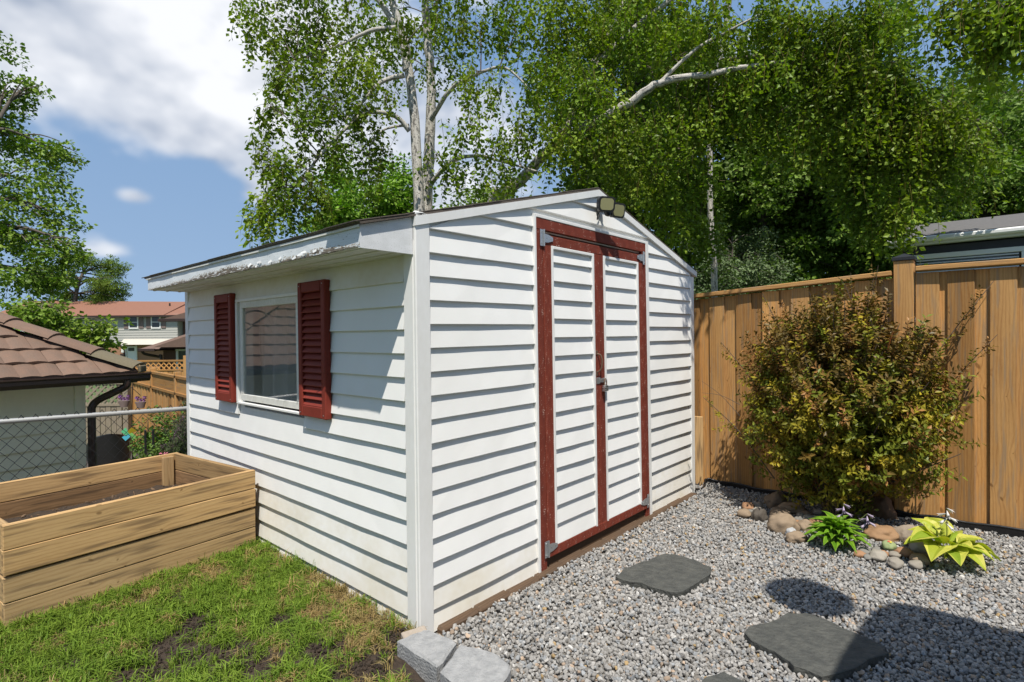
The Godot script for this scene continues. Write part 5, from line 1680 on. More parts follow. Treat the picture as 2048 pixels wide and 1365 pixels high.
	put("wall", bx(Vector3(4.0, 2.2, 4.0), 0), M.brick, b, Vector3(2.0, 0.08, -2.0))
	var br := MB.new()
	br.quad_out(Vector3(-0.5, 1.24, 0.45), Vector3(-0.5, 1.30, -4.4), Vector3(2.6, 2.62, -2.0), Vector3(1.9, 2.3, -1.2), Vector3(-0.4, 1, 0))
	br.quad_out(Vector3(-0.5, 1.24, 0.45), Vector3(4.4, 1.24, 0.45), Vector3(4.4, 2.62, -2.0), Vector3(1.9, 2.3, -1.2), Vector3(0, 1, 0.5))
	br.tri_out(Vector3(4.4, 2.62, -2.0), Vector3(1.9, 2.3, -1.2), Vector3(2.6, 2.62, -2.0), Vector3(0, 1, 0.5))
	br.quad_out(Vector3(-0.5, 1.30, -4.4), Vector3(4.4, 1.3, -4.4), Vector3(4.4, 2.62, -2.0), Vector3(2.6, 2.62, -2.0), Vector3(0, 1, -0.5))
	br.quad_out(Vector3(-0.5, 1.23, 0.45), Vector3(4.4, 1.23, 0.45), Vector3(4.4, 1.29, -4.4), Vector3(-0.5, 1.29, -4.4), Vector3.DOWN)
	var brf := put("roof", br.mesh(), M.brown_roof, b)
	put("porch_gable", prism([Vector2(0.15, 1.30), Vector2(2.6, 1.30), Vector2(2.6, 2.1)], 0.0, 0.75), M.brown_roof, brf)
	put("gutter", bx(Vector3(0.10, 0.09, 4.6), 0.01), M.brown, b, Vector3(-0.52, 1.21, -1.9))
	put("gutter", bx(Vector3(0.55, 0.09, 0.10), 0.01), M.brown, b, Vector3(-0.25, 1.21, 0.44))
	var dsp := MB.new()
	dsp.tube(spline([Vector3(-0.42, 1.18, 0.42), Vector3(-0.36, 1.08, 0.35), Vector3(-0.10, 0.98, 0.08), Vector3(-0.04, 0.9, 0.05), Vector3(-0.04, -0.9, 0.05)], 4), taper(17, 0.045, 0.045), 8)
	put("downspout", dsp.mesh(), M.brown, b)
	var bw := put("window", bx(Vector3(0.9, 0.62, 0.05), 0), M.panes, b, Vector3(1.0, 0.86, 0.02))
	for e in [[0, 0.34, 1.1, 0.07], [0, -0.34, 1.1, 0.07]]: put("window_frame", bx(Vector3(e[2], e[3], 0.1), 0.006), M.white, bw, Vector3(e[0], e[1], 0.01))
	for sx in [-0.5, 0.5]: put("window_frame", bx(Vector3(0.08, 0.61, 0.1), 0.006), M.white, bw, Vector3(sx, 0, 0.011))
	put("window_sill", bx(Vector3(1.3, 0.06, 0.16), 0.01), M.block, bw, Vector3(0, -0.42, 0.04))
	var ur := thing("far_roof", "dark brown roof end showing above the brick bungalow", "roof", Vector3(5.35, 0, -21.2))
	ur.rotation.y = tn
	put("roof", prism([Vector2(-0.55, 2.3), Vector2(3.0, 2.3), Vector2(3.0, 3.0), Vector2(0.6, 2.62)], -3.0, 0.3), M.brown_roof, ur)
	put("gutter", bx(Vector3(3.6, 0.12, 0.1), 0.01), M.brown, ur, Vector3(1.2, 2.27, 0.34))
	put("wall", bx(Vector3(3.0, 3.2, 2.8), 0), M.brick, ur, Vector3(1.6, 0.70, -1.45))
	# little lattice fence between the two
	var lf := thing("lattice_fence", "tan lattice topped fence below the far brick wall", "fence", Vector3(2.75, 0, -16.2))
	lf.rotation.y = tn
	for y in [0.93, 0.66]: put("rail", bx(Vector3(1.7, 0.05, 0.05), 0.004), M.cedar[0], lf, Vector3(0.75, y, 0))
	for k in 12: put("fence_board", bx(Vector3(0.12, 1.5, 0.02), 0.003), pick(M.cedar), lf, Vector3(0.0 + k * 0.13, -0.12, 0))
	for s in [-1.0, 1.0]:
		for k in 10: put("lattice_strip", bx(Vector3(0.03, 0.34, 0.008), 0.001), M.cedar[2], lf, Vector3(0.05 + k * 0.15, 0.795, 0.005 * s), Basis(Vector3.BACK, s * PI / 4))
	put("fence_post", bx(Vector3(0.14, 1.95, 0.1), 0.004), M.cedar[4], lf, Vector3(1.40, 0.10, 0.03))
	# dark neighbour building beyond the right fence
	var rb := thing("dark_outbuilding", "charcoal sided outbuilding with white gutter and blinds beyond the cedar fence", "outbuilding", Vector3(8.5, 0, 1.1))
	put("wall", bx(Vector3(3.0, 3.6, 6.0), 0), M.slate_wall, rb, Vector3(1.55, 1.03, 3.12))
	for k in 7: put("siding_course", lap_flat(5.96, 0.13, 0.012), M.slate_wall, rb, Vector3(0.048, 1.95 + k * 0.125, 3.12), Basis(Vector3.UP, -PI / 2))
	put("roof", prism([Vector2(-0.02, 0.0), Vector2(1.6, 0.42), Vector2(3.3, 0.0)], -0.1, 6.3), M.slate_roof, rb, Vector3(-0.10, 2.98, 0.0))
	var gut := MB.new()
	gut.box(Vector3(-0.16, 2.925, 3.1), Vector3(0.10, 0.075, 6.4), 0.02)
	put("gutter", gut.mesh(), M.white, rb)
	put("fascia", bx(Vector3(0.02, 0.10, 6.4), 0), M.white, rb, Vector3(-0.09, 2.91, 3.1))
	put("soffit", bx(Vector3(0.14, 0.01, 6.35), 0), M.white, rb, Vector3(-0.02, 2.855, 3.1))
	var rw := put("window", bx(Vector3(0.02, 0.9, 1.16), 0), M.panes, rb, Vector3(0.02, 2.2, 0.84))
	put("window_frame", bx(Vector3(0.06, 0.07, 1.34), 0.006), M.white, rw, Vector3(-0.02, 0.475, 0))
	put("window_frame", bx(Vector3(0.06, 0.07, 1.34), 0.006), M.white, rw, Vector3(-0.02, -0.475, 0))
	for s in [-0.63, 0.63]: put("window_frame", bx(Vector3(0.06, 0.88, 0.07), 0.006), M.white, rw, Vector3(-0.021, 0, s))
	for k in 20: put("blind_slat", bx(Vector3(0.028, 0.003, 1.14), 0), M.white, rw, Vector3(-0.03, -0.42 + k * 0.044, 0), Basis(Vector3.BACK, 0.75))

func build_own_house() -> void:
	# the house behind the photographer: its eave corner and dish shade the gravel
	var h := thing("own_house", "beige house whose eave corner shades the gravel, behind the viewpoint", "house", Vector3(-2.96, 0, 5.14))
	put("wall", bx(Vector3(7.0, 3.0, 6.0), 0), M.house, h, Vector3(0.0, 1.45, 1.75))
	var ev := MB.new()
	var poly := []
	for p in [[-4.2, -2.36], [3.0, -2.33 + 0.05], [3.45, -2.26], [3.72, -2.22], [3.83, -2.17], [3.89, -2.06], [3.93, 0.0], [3.95, 5.2], [-4.2, 5.2]]: poly.append(Vector2(p[0], p[1]))
	ev.slab(poly, 2.95, 3.05)
	put("eaves", ev.mesh(), M.white, h)
	var rf := MB.new()
	var c := Vector3(0, 4.6, 1.6)
	for q in [[-4.2, -2.3, 3.8, -2.1], [3.8, -2.1, 3.9, 5.2], [3.9, 5.2, -4.2, 5.2], [-4.2, 5.2, -4.2, -2.3]]:
		rf.tri_out(Vector3(q[0], 3.052, q[1]), Vector3(q[2], 3.052, q[3]), c, Vector3(0, 1, 0))
	put("roof", rf.mesh(), M.slate_roof, h)
	var d := thing("satellite_dish", "grey satellite dish on a short mast at the house eave, behind the viewpoint", "satellite dish", Vector3(0.57, 3.32, 2.66))
	var dm := MB.new()
	var to := Vector3(-0.55, 0.62, 0.56).normalized()
	var x := to.cross(Vector3.UP).normalized()
	var y := x.cross(to)
	for r in 4:
		for s in 24:
			var f := func(rr: int, ss: int) -> Vector3:
				var q := rr / 4.0
				return (x * cos(TAU * ss / 24.0) + y * sin(TAU * ss / 24.0)) * 0.24 * q + to * 0.06 * q * q
			dm.quad_out(f.call(r, s), f.call(r + 1, s), f.call(r + 1, s + 1), f.call(r, s + 1), to)
	put("dish", dm.mesh(), M.block, d)
	var ms := MB.new()
	ms.tube(spline([Vector3(0, 0, 0), Vector3(0.03, -0.06, 0.06), Vector3(0.08, -0.22, 0.22), Vector3(0.10, -0.28, 0.38)], 3), taper(10, 0.016, 0.016), 8)
	put("mast", ms.mesh(), M.rail, d)

# ---------- trees ----------
func clump(kind: String, sd: int) -> ArrayMesh:
	var key := "clump %s %d" % [kind, sd]
	if cache.has(key): return cache[key]
	var r := RandomNumberGenerator.new()
	r.seed = sd
	var mb := MB.new()
	mb.tinted = true
	if kind == "hang":   # a weeping birch twig with its leaves
		var len := r.randf_range(0.42, 0.6)
		var sway := Vector3(r.randfn(), 0, r.randfn()) * 0.05
		var pts := []
		for k in 5:
			var f := k / 4.0
			pts.append(Vector3(0, -len * f, 0) + sway * sin(f * 2.6) + Vector3(0.10 * (1.0 - f) * (1.0 - f) - 0.10, 0.0, 0))
		mb.col = Color(0.9, 0.5, 1.2)
		mb.tube(pts, [0.003, 0.0026, 0.0022, 0.0018, 0.0012], 4, false)
		for k in 17:
			var f := (k + r.randf()) / 17.0
			var i := mini(int(f * 4.0), 3)
			var p: Vector3 = (pts[i] as Vector3).lerp(pts[i + 1], f * 4.0 - i)
			var a := r.randf() * TAU
			p += Vector3(cos(a), -0.2, sin(a)) * r.randf() * 0.055
			add_leaf(mb, p, Vector3(cos(a) * 0.75, r.randf_range(-1.1, 0.05), sin(a) * 0.75).normalized(), r.randf_range(0.055, 0.092), 0.74, r, Color(1, 1, 1) * r.randf_range(0.65, 1.35) * (Color(1.35, 1.2, 1.0) if r.randf() < 0.14 else Color(1, 1, 1)))
	elif kind == "spike":
		mb.col = Color(1, 1, 1)
		for k in 5:
			var a := r.randf() * TAU
			var d := Vector3(cos(a) * 0.35, 1, sin(a) * 0.35).normalized()
			mb.col = Color(0.8, 1.1, 0.7)
			mb.tube([Vector3.ZERO, d * 0.16], [0.002, 0.0015], 3, false)
			for i in 7:
				mb.col = Color(0.8, 1.15, 0.6)
				add_leaf(mb, d * 0.02 * i, (d + Vector3(r.randfn(), 0.3, r.randfn()) * 0.7).normalized(), 0.04, 0.22, r, Color(0.75, 1.15, 0.55))
			if r.randf() < 0.5:
				for i in 5: add_leaf(mb, d * (0.11 + 0.012 * i), Vector3(r.randfn(), 0.5, r.randfn()).normalized(), 0.02, 0.7, r, Color(1.3, 0.6, 2.3))
	else:
		var rad := 0.30
		var ll := 0.105
		var cnt := 34
		if kind == "small":
			rad = 0.10
			ll = 0.05
			cnt = 16
		elif kind == "fine":
			rad = 0.24
			ll = 0.06
			cnt = 46
		mb.col = Color(0.8, 0.5, 0.9)
		for k in 3:
			var d := Vector3(r.randfn(), r.randfn() * 0.5, r.randfn()).normalized()
			mb.tube([Vector3.ZERO, d * rad * 0.9], [0.006 * rad / 0.3, 0.002], 3, false)
		for k in cnt:
			var p := Vector3(r.randfn(), r.randfn() * 0.6, r.randfn()).normalized() * rad * pow(r.randf(), 0.5)
			p.y *= 0.7
			var d := (p.normalized() + Vector3(r.randfn(), r.randfn() - 0.3, r.randfn()) * 0.5).normalized()
			add_leaf(mb, p, d, ll * r.randf_range(0.7, 1.2), 0.8, r, Color(1, 1, 1) * r.randf_range(0.65, 1.35))
	cache[key] = mb.mesh()
	return cache[key]

# clusters: [centre, horizontal radius, vertical radius]; per: clumps per square metre of the cluster's outline
func foliage(parent: Node3D, clusters: Array, kind: String, m: Material, per: float, ca: Color, cb: Color, lift: float, sd: int) -> void:
	var n := noise(sd, 0.8, 2)
	var spots := [[], [], []]
	var tints := [[], [], []]
	for c in clusters:
		var cnt := int(per * PI * c[1] * c[2]) + 2
		for k in cnt:
			var d := Vector3(rng.randfn(), rng.randfn(), rng.randfn()).normalized()
			var rad := pow(rng.randf(), lift) * (1.0 + 0.35 * n.get_noise_3dv(d * 2.5 + c[0]))
			var p: Vector3 = c[0] + Vector3(d.x * c[1], d.y * c[2], d.z * c[1]) * rad
			var i := rng.randi() % 3
			var s := rng.randf_range(0.75, 1.3)
			var bs: Basis
			if kind == "hang": bs = Basis(Vector3.UP, rng.randf() * TAU) * Basis(Vector3.RIGHT, rng.randfn() * 0.16)
			elif kind == "spike": bs = Basis(Vector3.UP, rng.randf() * TAU) * Basis(Vector3.RIGHT, rng.randfn() * 0.35)
			else: bs = Basis(Vector3.UP, rng.randf() * TAU) * Basis(Vector3.RIGHT, rng.randfn() * 0.4)
			spots[i].append(Transform3D(bs * Basis.from_scale(Vector3(s, s, s)), p))
			tints[i].append(ca.lerp(cb, clampf(0.5 + n.get_noise_3dv(p * 0.9) * 0.9 + rng.randfn() * 0.2, 0, 1)) * rng.randf_range(0.8, 1.2))
	for i in 3: many("crown", clump(kind, 800 + i), m, parent, spots[i], tints[i])

func limb(parent: Node3D, called: String, pts: Array, r0: float, r1: float, m: Material, sides := 9) -> Array:
	var s := spline(pts, 5)
	for k in range(1, s.size() - 1): s[k] += Vector3(rng.randfn(), rng.randfn(), rng.randfn()) * minf(r0 * 0.06, 0.012)
	var mb := MB.new()
	mb.tube(s, taper(s.size(), r0, r1), sides, true, 0.5)
	put(called, mb.mesh(), m, parent)
	return s

func near_of(skel: Array, p: Vector3) -> Vector3:
	var best: Vector3 = skel[0]
	for q in skel:
		var w: Vector3 = q - p
		if w.length_squared() + (6.0 if w.y < -1.2 else 0.0) < (best - p).length_squared() + (6.0 if (best - p).y < -1.2 else 0.0): best = q
	return best

func twigs(parent: Node3D, skel: Array, clusters: Array, r0: float, m: Material) -> void:
	var mb := MB.new()
	for c in clusters:
		var p: Vector3 = c[0]
		var s := near_of(skel, p)
		var mid := s.lerp(p, 0.5) + Vector3(rng.randfn() * 0.08, 0.12 + 0.1 * s.distance_to(p), rng.randfn() * 0.08)
		var q := spline([s, mid, p + Vector3(0, c[2] * 0.3, 0)], 5)
		mb.tube(q, taper(q.size(), r0, r0 * 0.3), 6, false)
		for k in 4:
			var e := p + Vector3(rng.randf_range(-1, 1) * c[1], rng.randf_range(-0.2, 0.7) * c[2], rng.randf_range(-1, 1) * c[1])
			var b: Vector3 = q[rng.randi_range(4, 8)]
			mb.tube(spline([b, b.lerp(e, 0.5) + Vector3(0, 0.08, 0), e], 3), taper(7, r0 * 0.4, r0 * 0.12), 4, false)
	put("branches", mb.mesh(), m, parent)

const BIRCH := [[1.84,6.53,-6.30,0.46,0.38,14],[3.19,6.03,-4.33,0.22,0.26,5],[3.63,6.21,-4.14,0.21,0.38,6],[3.71,4.19,-4.18,0.19,0.23,4],[3.10,5.07,-4.42,0.16,0.19,3],[3.62,5.58,-4.29,0.14,0.19,3],[2.05,6.11,-5.76,0.53,0.45,18],[2.51,6.23,-5.40,0.68,0.53,26],[3.48,6.82,-5.67,0.67,0.59,20],[2.15,5.41,-5.34,0.51,0.37,16],[2.69,5.50,-5.03,0.60,0.45,22],[3.73,6.10,-5.54,0.51,0.68,14],[1.90,5.22,-5.46,0.29,0.22,8],[2.28,4.85,-5.03,0.51,0.33,14],[2.78,4.85,-4.78,0.45,0.37,14],[1.66,4.63,-5.28,0.28,0.15,7],[1.99,4.49,-5.06,0.35,0.21,9],[3.24,4.50,-5.01,0.35,0.43,8],[2.46,4.20,-4.82,0.43,0.25,11],[2.07,3.99,-4.95,0.32,0.25,9],[1.47,4.00,-5.18,0.20,0.14,5],[1.65,3.77,-4.98,0.37,0.24,12],[1.87,3.45,-4.87,0.34,0.24,11],[1.51,3.27,-4.98,0.33,0.30,14],[2.11,3.40,-4.76,0.21,0.24,8],[1.35,3.02,-5.00,0.18,0.18,7],[2.92,3.84,-4.75,0.30,0.26,6],[4.71,7.09,-5.04,0.53,0.53,14],[4.22,6.32,-3.79,0.55,0.47,18],[4.55,6.33,-3.25,0.54,0.46,18],[4.82,6.20,-4.91,0.36,0.53,8],[4.04,5.33,-3.52,0.45,0.45,15],[4.39,5.32,-3.12,0.45,0.53,18],[3.81,4.61,-3.61,0.33,0.37,9],[4.08,4.28,-3.16,0.37,0.37,11],[4.53,4.57,-2.96,0.38,0.45,13],[3.96,4.04,-3.89,0.38,0.23,7],[4.29,3.85,-3.36,0.46,0.23,9],[5.04,6.31,-2.86,0.55,0.55,20],[5.46,6.22,-2.39,0.55,0.55,18],[5.79,6.18,-1.71,0.61,0.53,24],[6.20,6.12,-1.10,0.60,0.53,26],[4.87,5.36,-2.74,0.46,0.53,18],[5.19,5.08,-2.23,0.45,0.45,16],[5.77,5.55,-1.88,0.46,0.46,16],[6.33,5.51,-1.40,0.55,0.47,20],[4.83,4.41,-2.62,0.38,0.45,14],[5.09,4.22,-2.17,0.45,0.41,17],[5.67,4.59,-1.83,0.53,0.46,20],[6.22,4.69,-1.36,0.54,0.46,22],[6.54,5.10,-0.86,0.46,0.53,22],[5.83,3.99,-2.10,0.47,0.35,16],[6.34,3.93,-1.67,0.48,0.44,18],[6.75,4.11,-1.35,0.32,0.56,14],[6.61,3.35,-1.81,0.41,0.41,10],[7.28,3.24,-1.50,0.38,0.51,12],[6.45,6.00,-0.53,0.59,0.51,26],[6.67,5.88,0.02,0.57,0.50,26],[6.87,5.76,0.55,0.56,0.49,26],[7.04,5.65,1.05,0.41,0.34,16],[6.52,5.14,-0.28,0.58,0.43,26],[6.78,5.05,0.31,0.56,0.49,28],[7.01,4.95,0.88,0.55,0.48,28],[7.13,4.72,1.31,0.40,0.40,20],[6.62,4.53,-0.31,0.37,0.37,14],[6.79,4.38,0.18,0.43,0.36,18],[6.98,4.23,0.70,0.49,0.42,24],[7.11,4.08,1.15,0.41,0.41,22],[7.22,4.21,1.57,0.40,0.40,20],[7.45,4.47,1.82,0.33,0.33,14],[7.14,3.70,0.73,0.35,0.35,14],[7.22,3.50,1.13,0.41,0.41,20],[7.30,3.71,1.51,0.33,0.33,16],[7.19,3.00,1.25,0.34,0.27,13],[7.39,3.30,0.87,0.25,0.32,9],[7.57,3.91,1.81,0.33,0.30,13],[7.97,4.07,2.11,0.27,0.27,8],[8.09,3.52,1.95,0.24,0.24,6],[5.21,4.81,1.86,0.30,0.15,10],[5.34,4.63,2.16,0.35,0.30,18],[5.30,4.46,2.42,0.29,0.33,18],[5.43,4.28,2.27,0.20,0.20,9]]

var LIMB := {
	"a1": [Vector3(3.45, 4.72, -4.47), Vector3(3.25, 4.91, -4.55), Vector3(2.85, 4.89, -4.69), Vector3(2.62, 4.67, -4.80), Vector3(2.22, 4.16, -4.94), Vector3(1.93, 3.75, -4.96), Vector3(1.51, 3.39, -5.13)],
	"a2": [Vector3(3.41, 5.58, -4.53), Vector3(3.10, 5.42, -4.72), Vector3(2.78, 5.00, -4.78), Vector3(2.57, 4.74, -4.85)],
	"a3": [Vector3(3.44, 6.37, -4.66), Vector3(3.07, 6.27, -4.92), Vector3(2.71, 6.00, -5.18), Vector3(2.15, 5.68, -5.50)],
	"a4": [Vector3(4.00, 5.08, -4.61), Vector3(4.01, 5.43, -4.15), Vector3(4.13, 5.57, -3.71), Vector3(4.29, 5.58, -3.24), Vector3(4.46, 5.20, -2.89)],
	"a5": [Vector3(4.00, 4.07, -4.59), Vector3(4.00, 4.29, -4.15), Vector3(4.12, 4.33, -3.72), Vector3(4.27, 4.16, -3.24), Vector3(4.54, 3.97, -2.78)],
	"a6": [Vector3(3.51, 4.85, -4.55), Vector3(3.20, 4.75, -4.75), Vector3(2.93, 4.44, -4.75)],
	"b0": [Vector3(4.79, 3.72, -4.00), Vector3(4.86, 3.88, -3.78), Vector3(4.99, 4.22, -3.34), Vector3(5.10, 4.55, -2.92), Vector3(5.30, 4.78, -2.40), Vector3(5.54, 5.04, -1.83), Vector3(5.75, 5.29, -1.45), Vector3(6.05, 5.34, -0.97), Vector3(6.43, 5.41, -0.39), Vector3(6.69, 5.40, 0.21)],
	"b1": [Vector3(5.10, 4.55, -2.92), Vector3(5.32, 5.10, -2.68), Vector3(5.54, 5.88, -2.45), Vector3(5.78, 6.76, -2.04), Vector3(6.00, 7.69, -1.81)],
	"b2": [Vector3(5.47, 5.65, -2.52), Vector3(5.72, 6.14, -2.10), Vector3(6.15, 6.69, -1.47), Vector3(6.62, 7.23, -0.80)],
	"b3": [Vector3(5.75, 5.29, -1.45), Vector3(6.00, 5.71, -1.02), Vector3(6.35, 6.00, -0.64), Vector3(6.63, 6.23, -0.17)],
	"c0": [Vector3(8.13, 2.54, -1.59), Vector3(8.12, 3.09, -1.61), Vector3(8.10, 4.18, -1.65), Vector3(8.13, 5.38, -1.63), Vector3(8.06, 6.46, -1.43), Vector3(7.95, 7.88, -1.12)],
	"c1": [Vector3(8.06, 6.46, -1.43), Vector3(7.48, 5.93, -0.27), Vector3(7.18, 5.37, 0.61), Vector3(7.08, 4.90, 1.10), Vector3(7.14, 4.53, 1.48), Vector3(7.62, 4.33, 2.02)],
	"c2": [Vector3(7.95, 7.88, -1.12), Vector3(7.29, 7.30, 0.40), Vector3(5.74, 5.63, 1.70), Vector3(5.35, 4.92, 2.16), Vector3(5.30, 4.51, 2.42)],
	"c3": [Vector3(7.08, 4.90, 1.10), Vector3(7.20, 4.15, 1.25), Vector3(7.24, 3.34, 1.30)],
	"c4": [Vector3(7.18, 5.37, 0.61), Vector3(7.10, 4.55, 0.68), Vector3(7.23, 3.70, 0.84)],
}

func build_birches() -> void:
	var all := []
	for c in BIRCH: all.append([Vector3(c[0], c[1], c[2]), c[3], c[4], c[5]])
	var ca := Color(0.135, 0.22, 0.025)
	var cb := Color(0.245, 0.33, 0.038)
	var words := ["white barked birch with twin trunks and weeping foliage behind the shed", "leaning white birch limb with hanging leaves over the shed ridge", "slender birch with drooping leafy branches beyond the cedar fence"]
	var bases := [Vector3(3.66, -0.85, -4.4), Vector3(4.6, -0.85, -4.5), Vector3(8.15, -0.85, -1.58)]
	var ranges := [[0, 38], [38, 56], [56, all.size()]]
	for b in 3:
		var t := thing("birch_tree", words[b], "birch", Vector3.ZERO, "birches behind the shed")
		var sk := []
		if b == 0:
			sk += limb(t, "trunk", [bases[0], Vector3(3.64, 1.5, -4.42), Vector3(3.60, 3.59, -4.44), Vector3(3.555, 5.24, -4.51), Vector3(3.44, 6.33, -4.66), Vector3(3.36, 6.85, -4.74), Vector3(3.2, 8.6, -4.9)], 0.105, 0.04, M.birch_bark, 14)
			sk += limb(t, "trunk", [Vector3(4.02, -0.85, -4.9), Vector3(4.08, 1.5, -4.9), Vector3(4.13, 3.75, -4.9), Vector3(4.18, 4.7, -4.87), Vector3(4.21, 5.54, -4.84), Vector3(4.19, 6.38, -4.87), Vector3(4.16, 7.2, -4.9), Vector3(4.15, 8.8, -4.9)], 0.12, 0.05, M.birch_bark, 14)
			sk += limb(t, "limb", [Vector3(3.5, 5.7, -4.58), Vector3(3.47, 6.2, -4.6), Vector3(3.3, 6.6, -4.8), Vector3(2.8, 7.6, -5.2)], 0.07, 0.03, M.birch_bark)
			for k in ["a1", "a2", "a3", "a4", "a5", "a6"]: sk += limb(t, "limb", LIMB[k], 0.04 if k != "a6" else 0.022, 0.012, M.birch_bark)
		elif b == 1:
			sk += limb(t, "trunk", [bases[1], Vector3(4.62, 1.4, -4.4)] + LIMB["b0"], 0.12, 0.03, M.birch_bark, 12)
			sk += limb(t, "limb", LIMB["b1"], 0.065, 0.03, M.birch_bark)
			sk += limb(t, "limb", LIMB["b2"], 0.055, 0.025, M.birch_bark)
			sk += limb(t, "limb", LIMB["b3"], 0.03, 0.012, M.birch_bark)
		else:
			sk += limb(t, "trunk", [bases[2]] + LIMB["c0"], 0.06, 0.04, M.birch_bark, 10)
			for k in ["c1", "c2", "c3", "c4"]: sk += limb(t, "limb", LIMB[k], 0.032 if k != "c2" else 0.05, 0.012, M.twig)
		var cl := []
		for k in range(ranges[b][0], ranges[b][1]): cl.append(all[k])
		if b == 2:
			cl.append([Vector3(2.35, 4.75, 0.95), 0.28, 0.3, 8])   # hangs above the picture and dapples the gable
			cl.append([Vector3(2.75, 5.1, 0.9), 0.35, 0.3, 8])
			sk += limb(t, "limb", [Vector3(5.74, 5.63, 1.70), Vector3(4.2, 6.0, 1.3), Vector3(2.9, 5.5, 0.95), Vector3(2.4, 5.0, 0.95)], 0.03, 0.01, M.twig)
		for c in cl.duplicate():   # foliage higher up, above the picture
			if (c[0] as Vector3).y > 6.0: cl.append([c[0] + Vector3(rng.randfn() * 0.2 + 0.1, 1.0, rng.randfn() * 0.2 - 0.2), c[1] * 1.1, c[2] * 1.2, c[3]])
		twigs(t, sk, cl, 0.011, M.twig)
		var n := noise(830 + b, 0.8, 2)
		var spots := [[], [], []]
		var tints := [[], [], []]
		var kk := 0.72 if b == 0 else 0.82
		for c in cl:
			var full := rng.randf_range(0.55, 1.35)
			var tone := rng.randf_range(0.72, 1.3)
			for k in int(c[3] * (2.2 if b == 0 else 3.3) * full):
				var d := Vector3(rng.randfn(), rng.randfn(), rng.randfn()).normalized() * pow(rng.randf(), 0.42) * (1.0 + 0.4 * n.get_noise_3dv(c[0] * 3.0 + Vector3(k, 0, 0)))
				var p: Vector3 = c[0] + Vector3(d.x * c[1] * kk, d.y * c[2] * kk + 0.2, d.z * c[1] * 1.2)
				var i := rng.randi() % 3
				var s := rng.randf_range(0.7, 1.15)
				spots[i].append(Transform3D(Basis(Vector3.UP, rng.randf() * TAU) * Basis(Vector3.RIGHT, rng.randfn() * 0.2) * Basis.from_scale(Vector3(s, s, s)), p))
				tints[i].append(ca.lerp(cb, clampf(0.5 + n.get_noise_3dv(p) + rng.randfn() * 0.25, 0, 1)) * rng.randf_range(0.8, 1.2) * tone)
		for i in 3: many("crown", clump("hang", 800 + i), M.birch_leaf, t, spots[i], tints[i])

func broadleaf(called: String, label: String, base: Vector3, fork: float, cl: Array, kind: String, per: float, ca: Color, cb: Color, r: float, sd: int, group := "") -> void:
	var t := thing(called, label, "tree" if called != "garden_shrub" else "shrub", base, group)
	var loc := []
	var mid := Vector3.ZERO
	for c in cl:
		loc.append([c[0] - base, c[1], c[2]])
		mid += c[0] - base
	mid /= cl.size()
	var sk := limb(t, "trunk", [Vector3.ZERO, Vector3(0.05, fork * 0.5, 0), Vector3(mid.x * 0.3, fork, mid.z * 0.3), Vector3(mid.x * 0.7, maxf(mid.y, fork + 0.3), mid.z * 0.7), Vector3(mid.x, maxf(mid.y, fork) * 1.15 + 0.3, mid.z)], r, r * 0.35, M.bark)
	twigs(t, sk, loc, r * 0.28, M.bark)
	foliage(t, loc, kind, M.maple_leaf, per, ca, cb, 0.45, sd)

func crown_of(c: Vector3, rx: float, ry: float, n: int, sd: int) -> Array:
	var r := RandomNumberGenerator.new()
	r.seed = sd
	var out := []
	for k in n:
		var d := Vector3(r.randfn(), r.randfn(), r.randfn()).normalized() * pow(r.randf(), 0.4)
		var q := r.randf_range(0.28, 0.42)
		out.append([c + Vector3(d.x * rx, d.y * ry, d.z * rx), q * rx, q * ry])
	return out

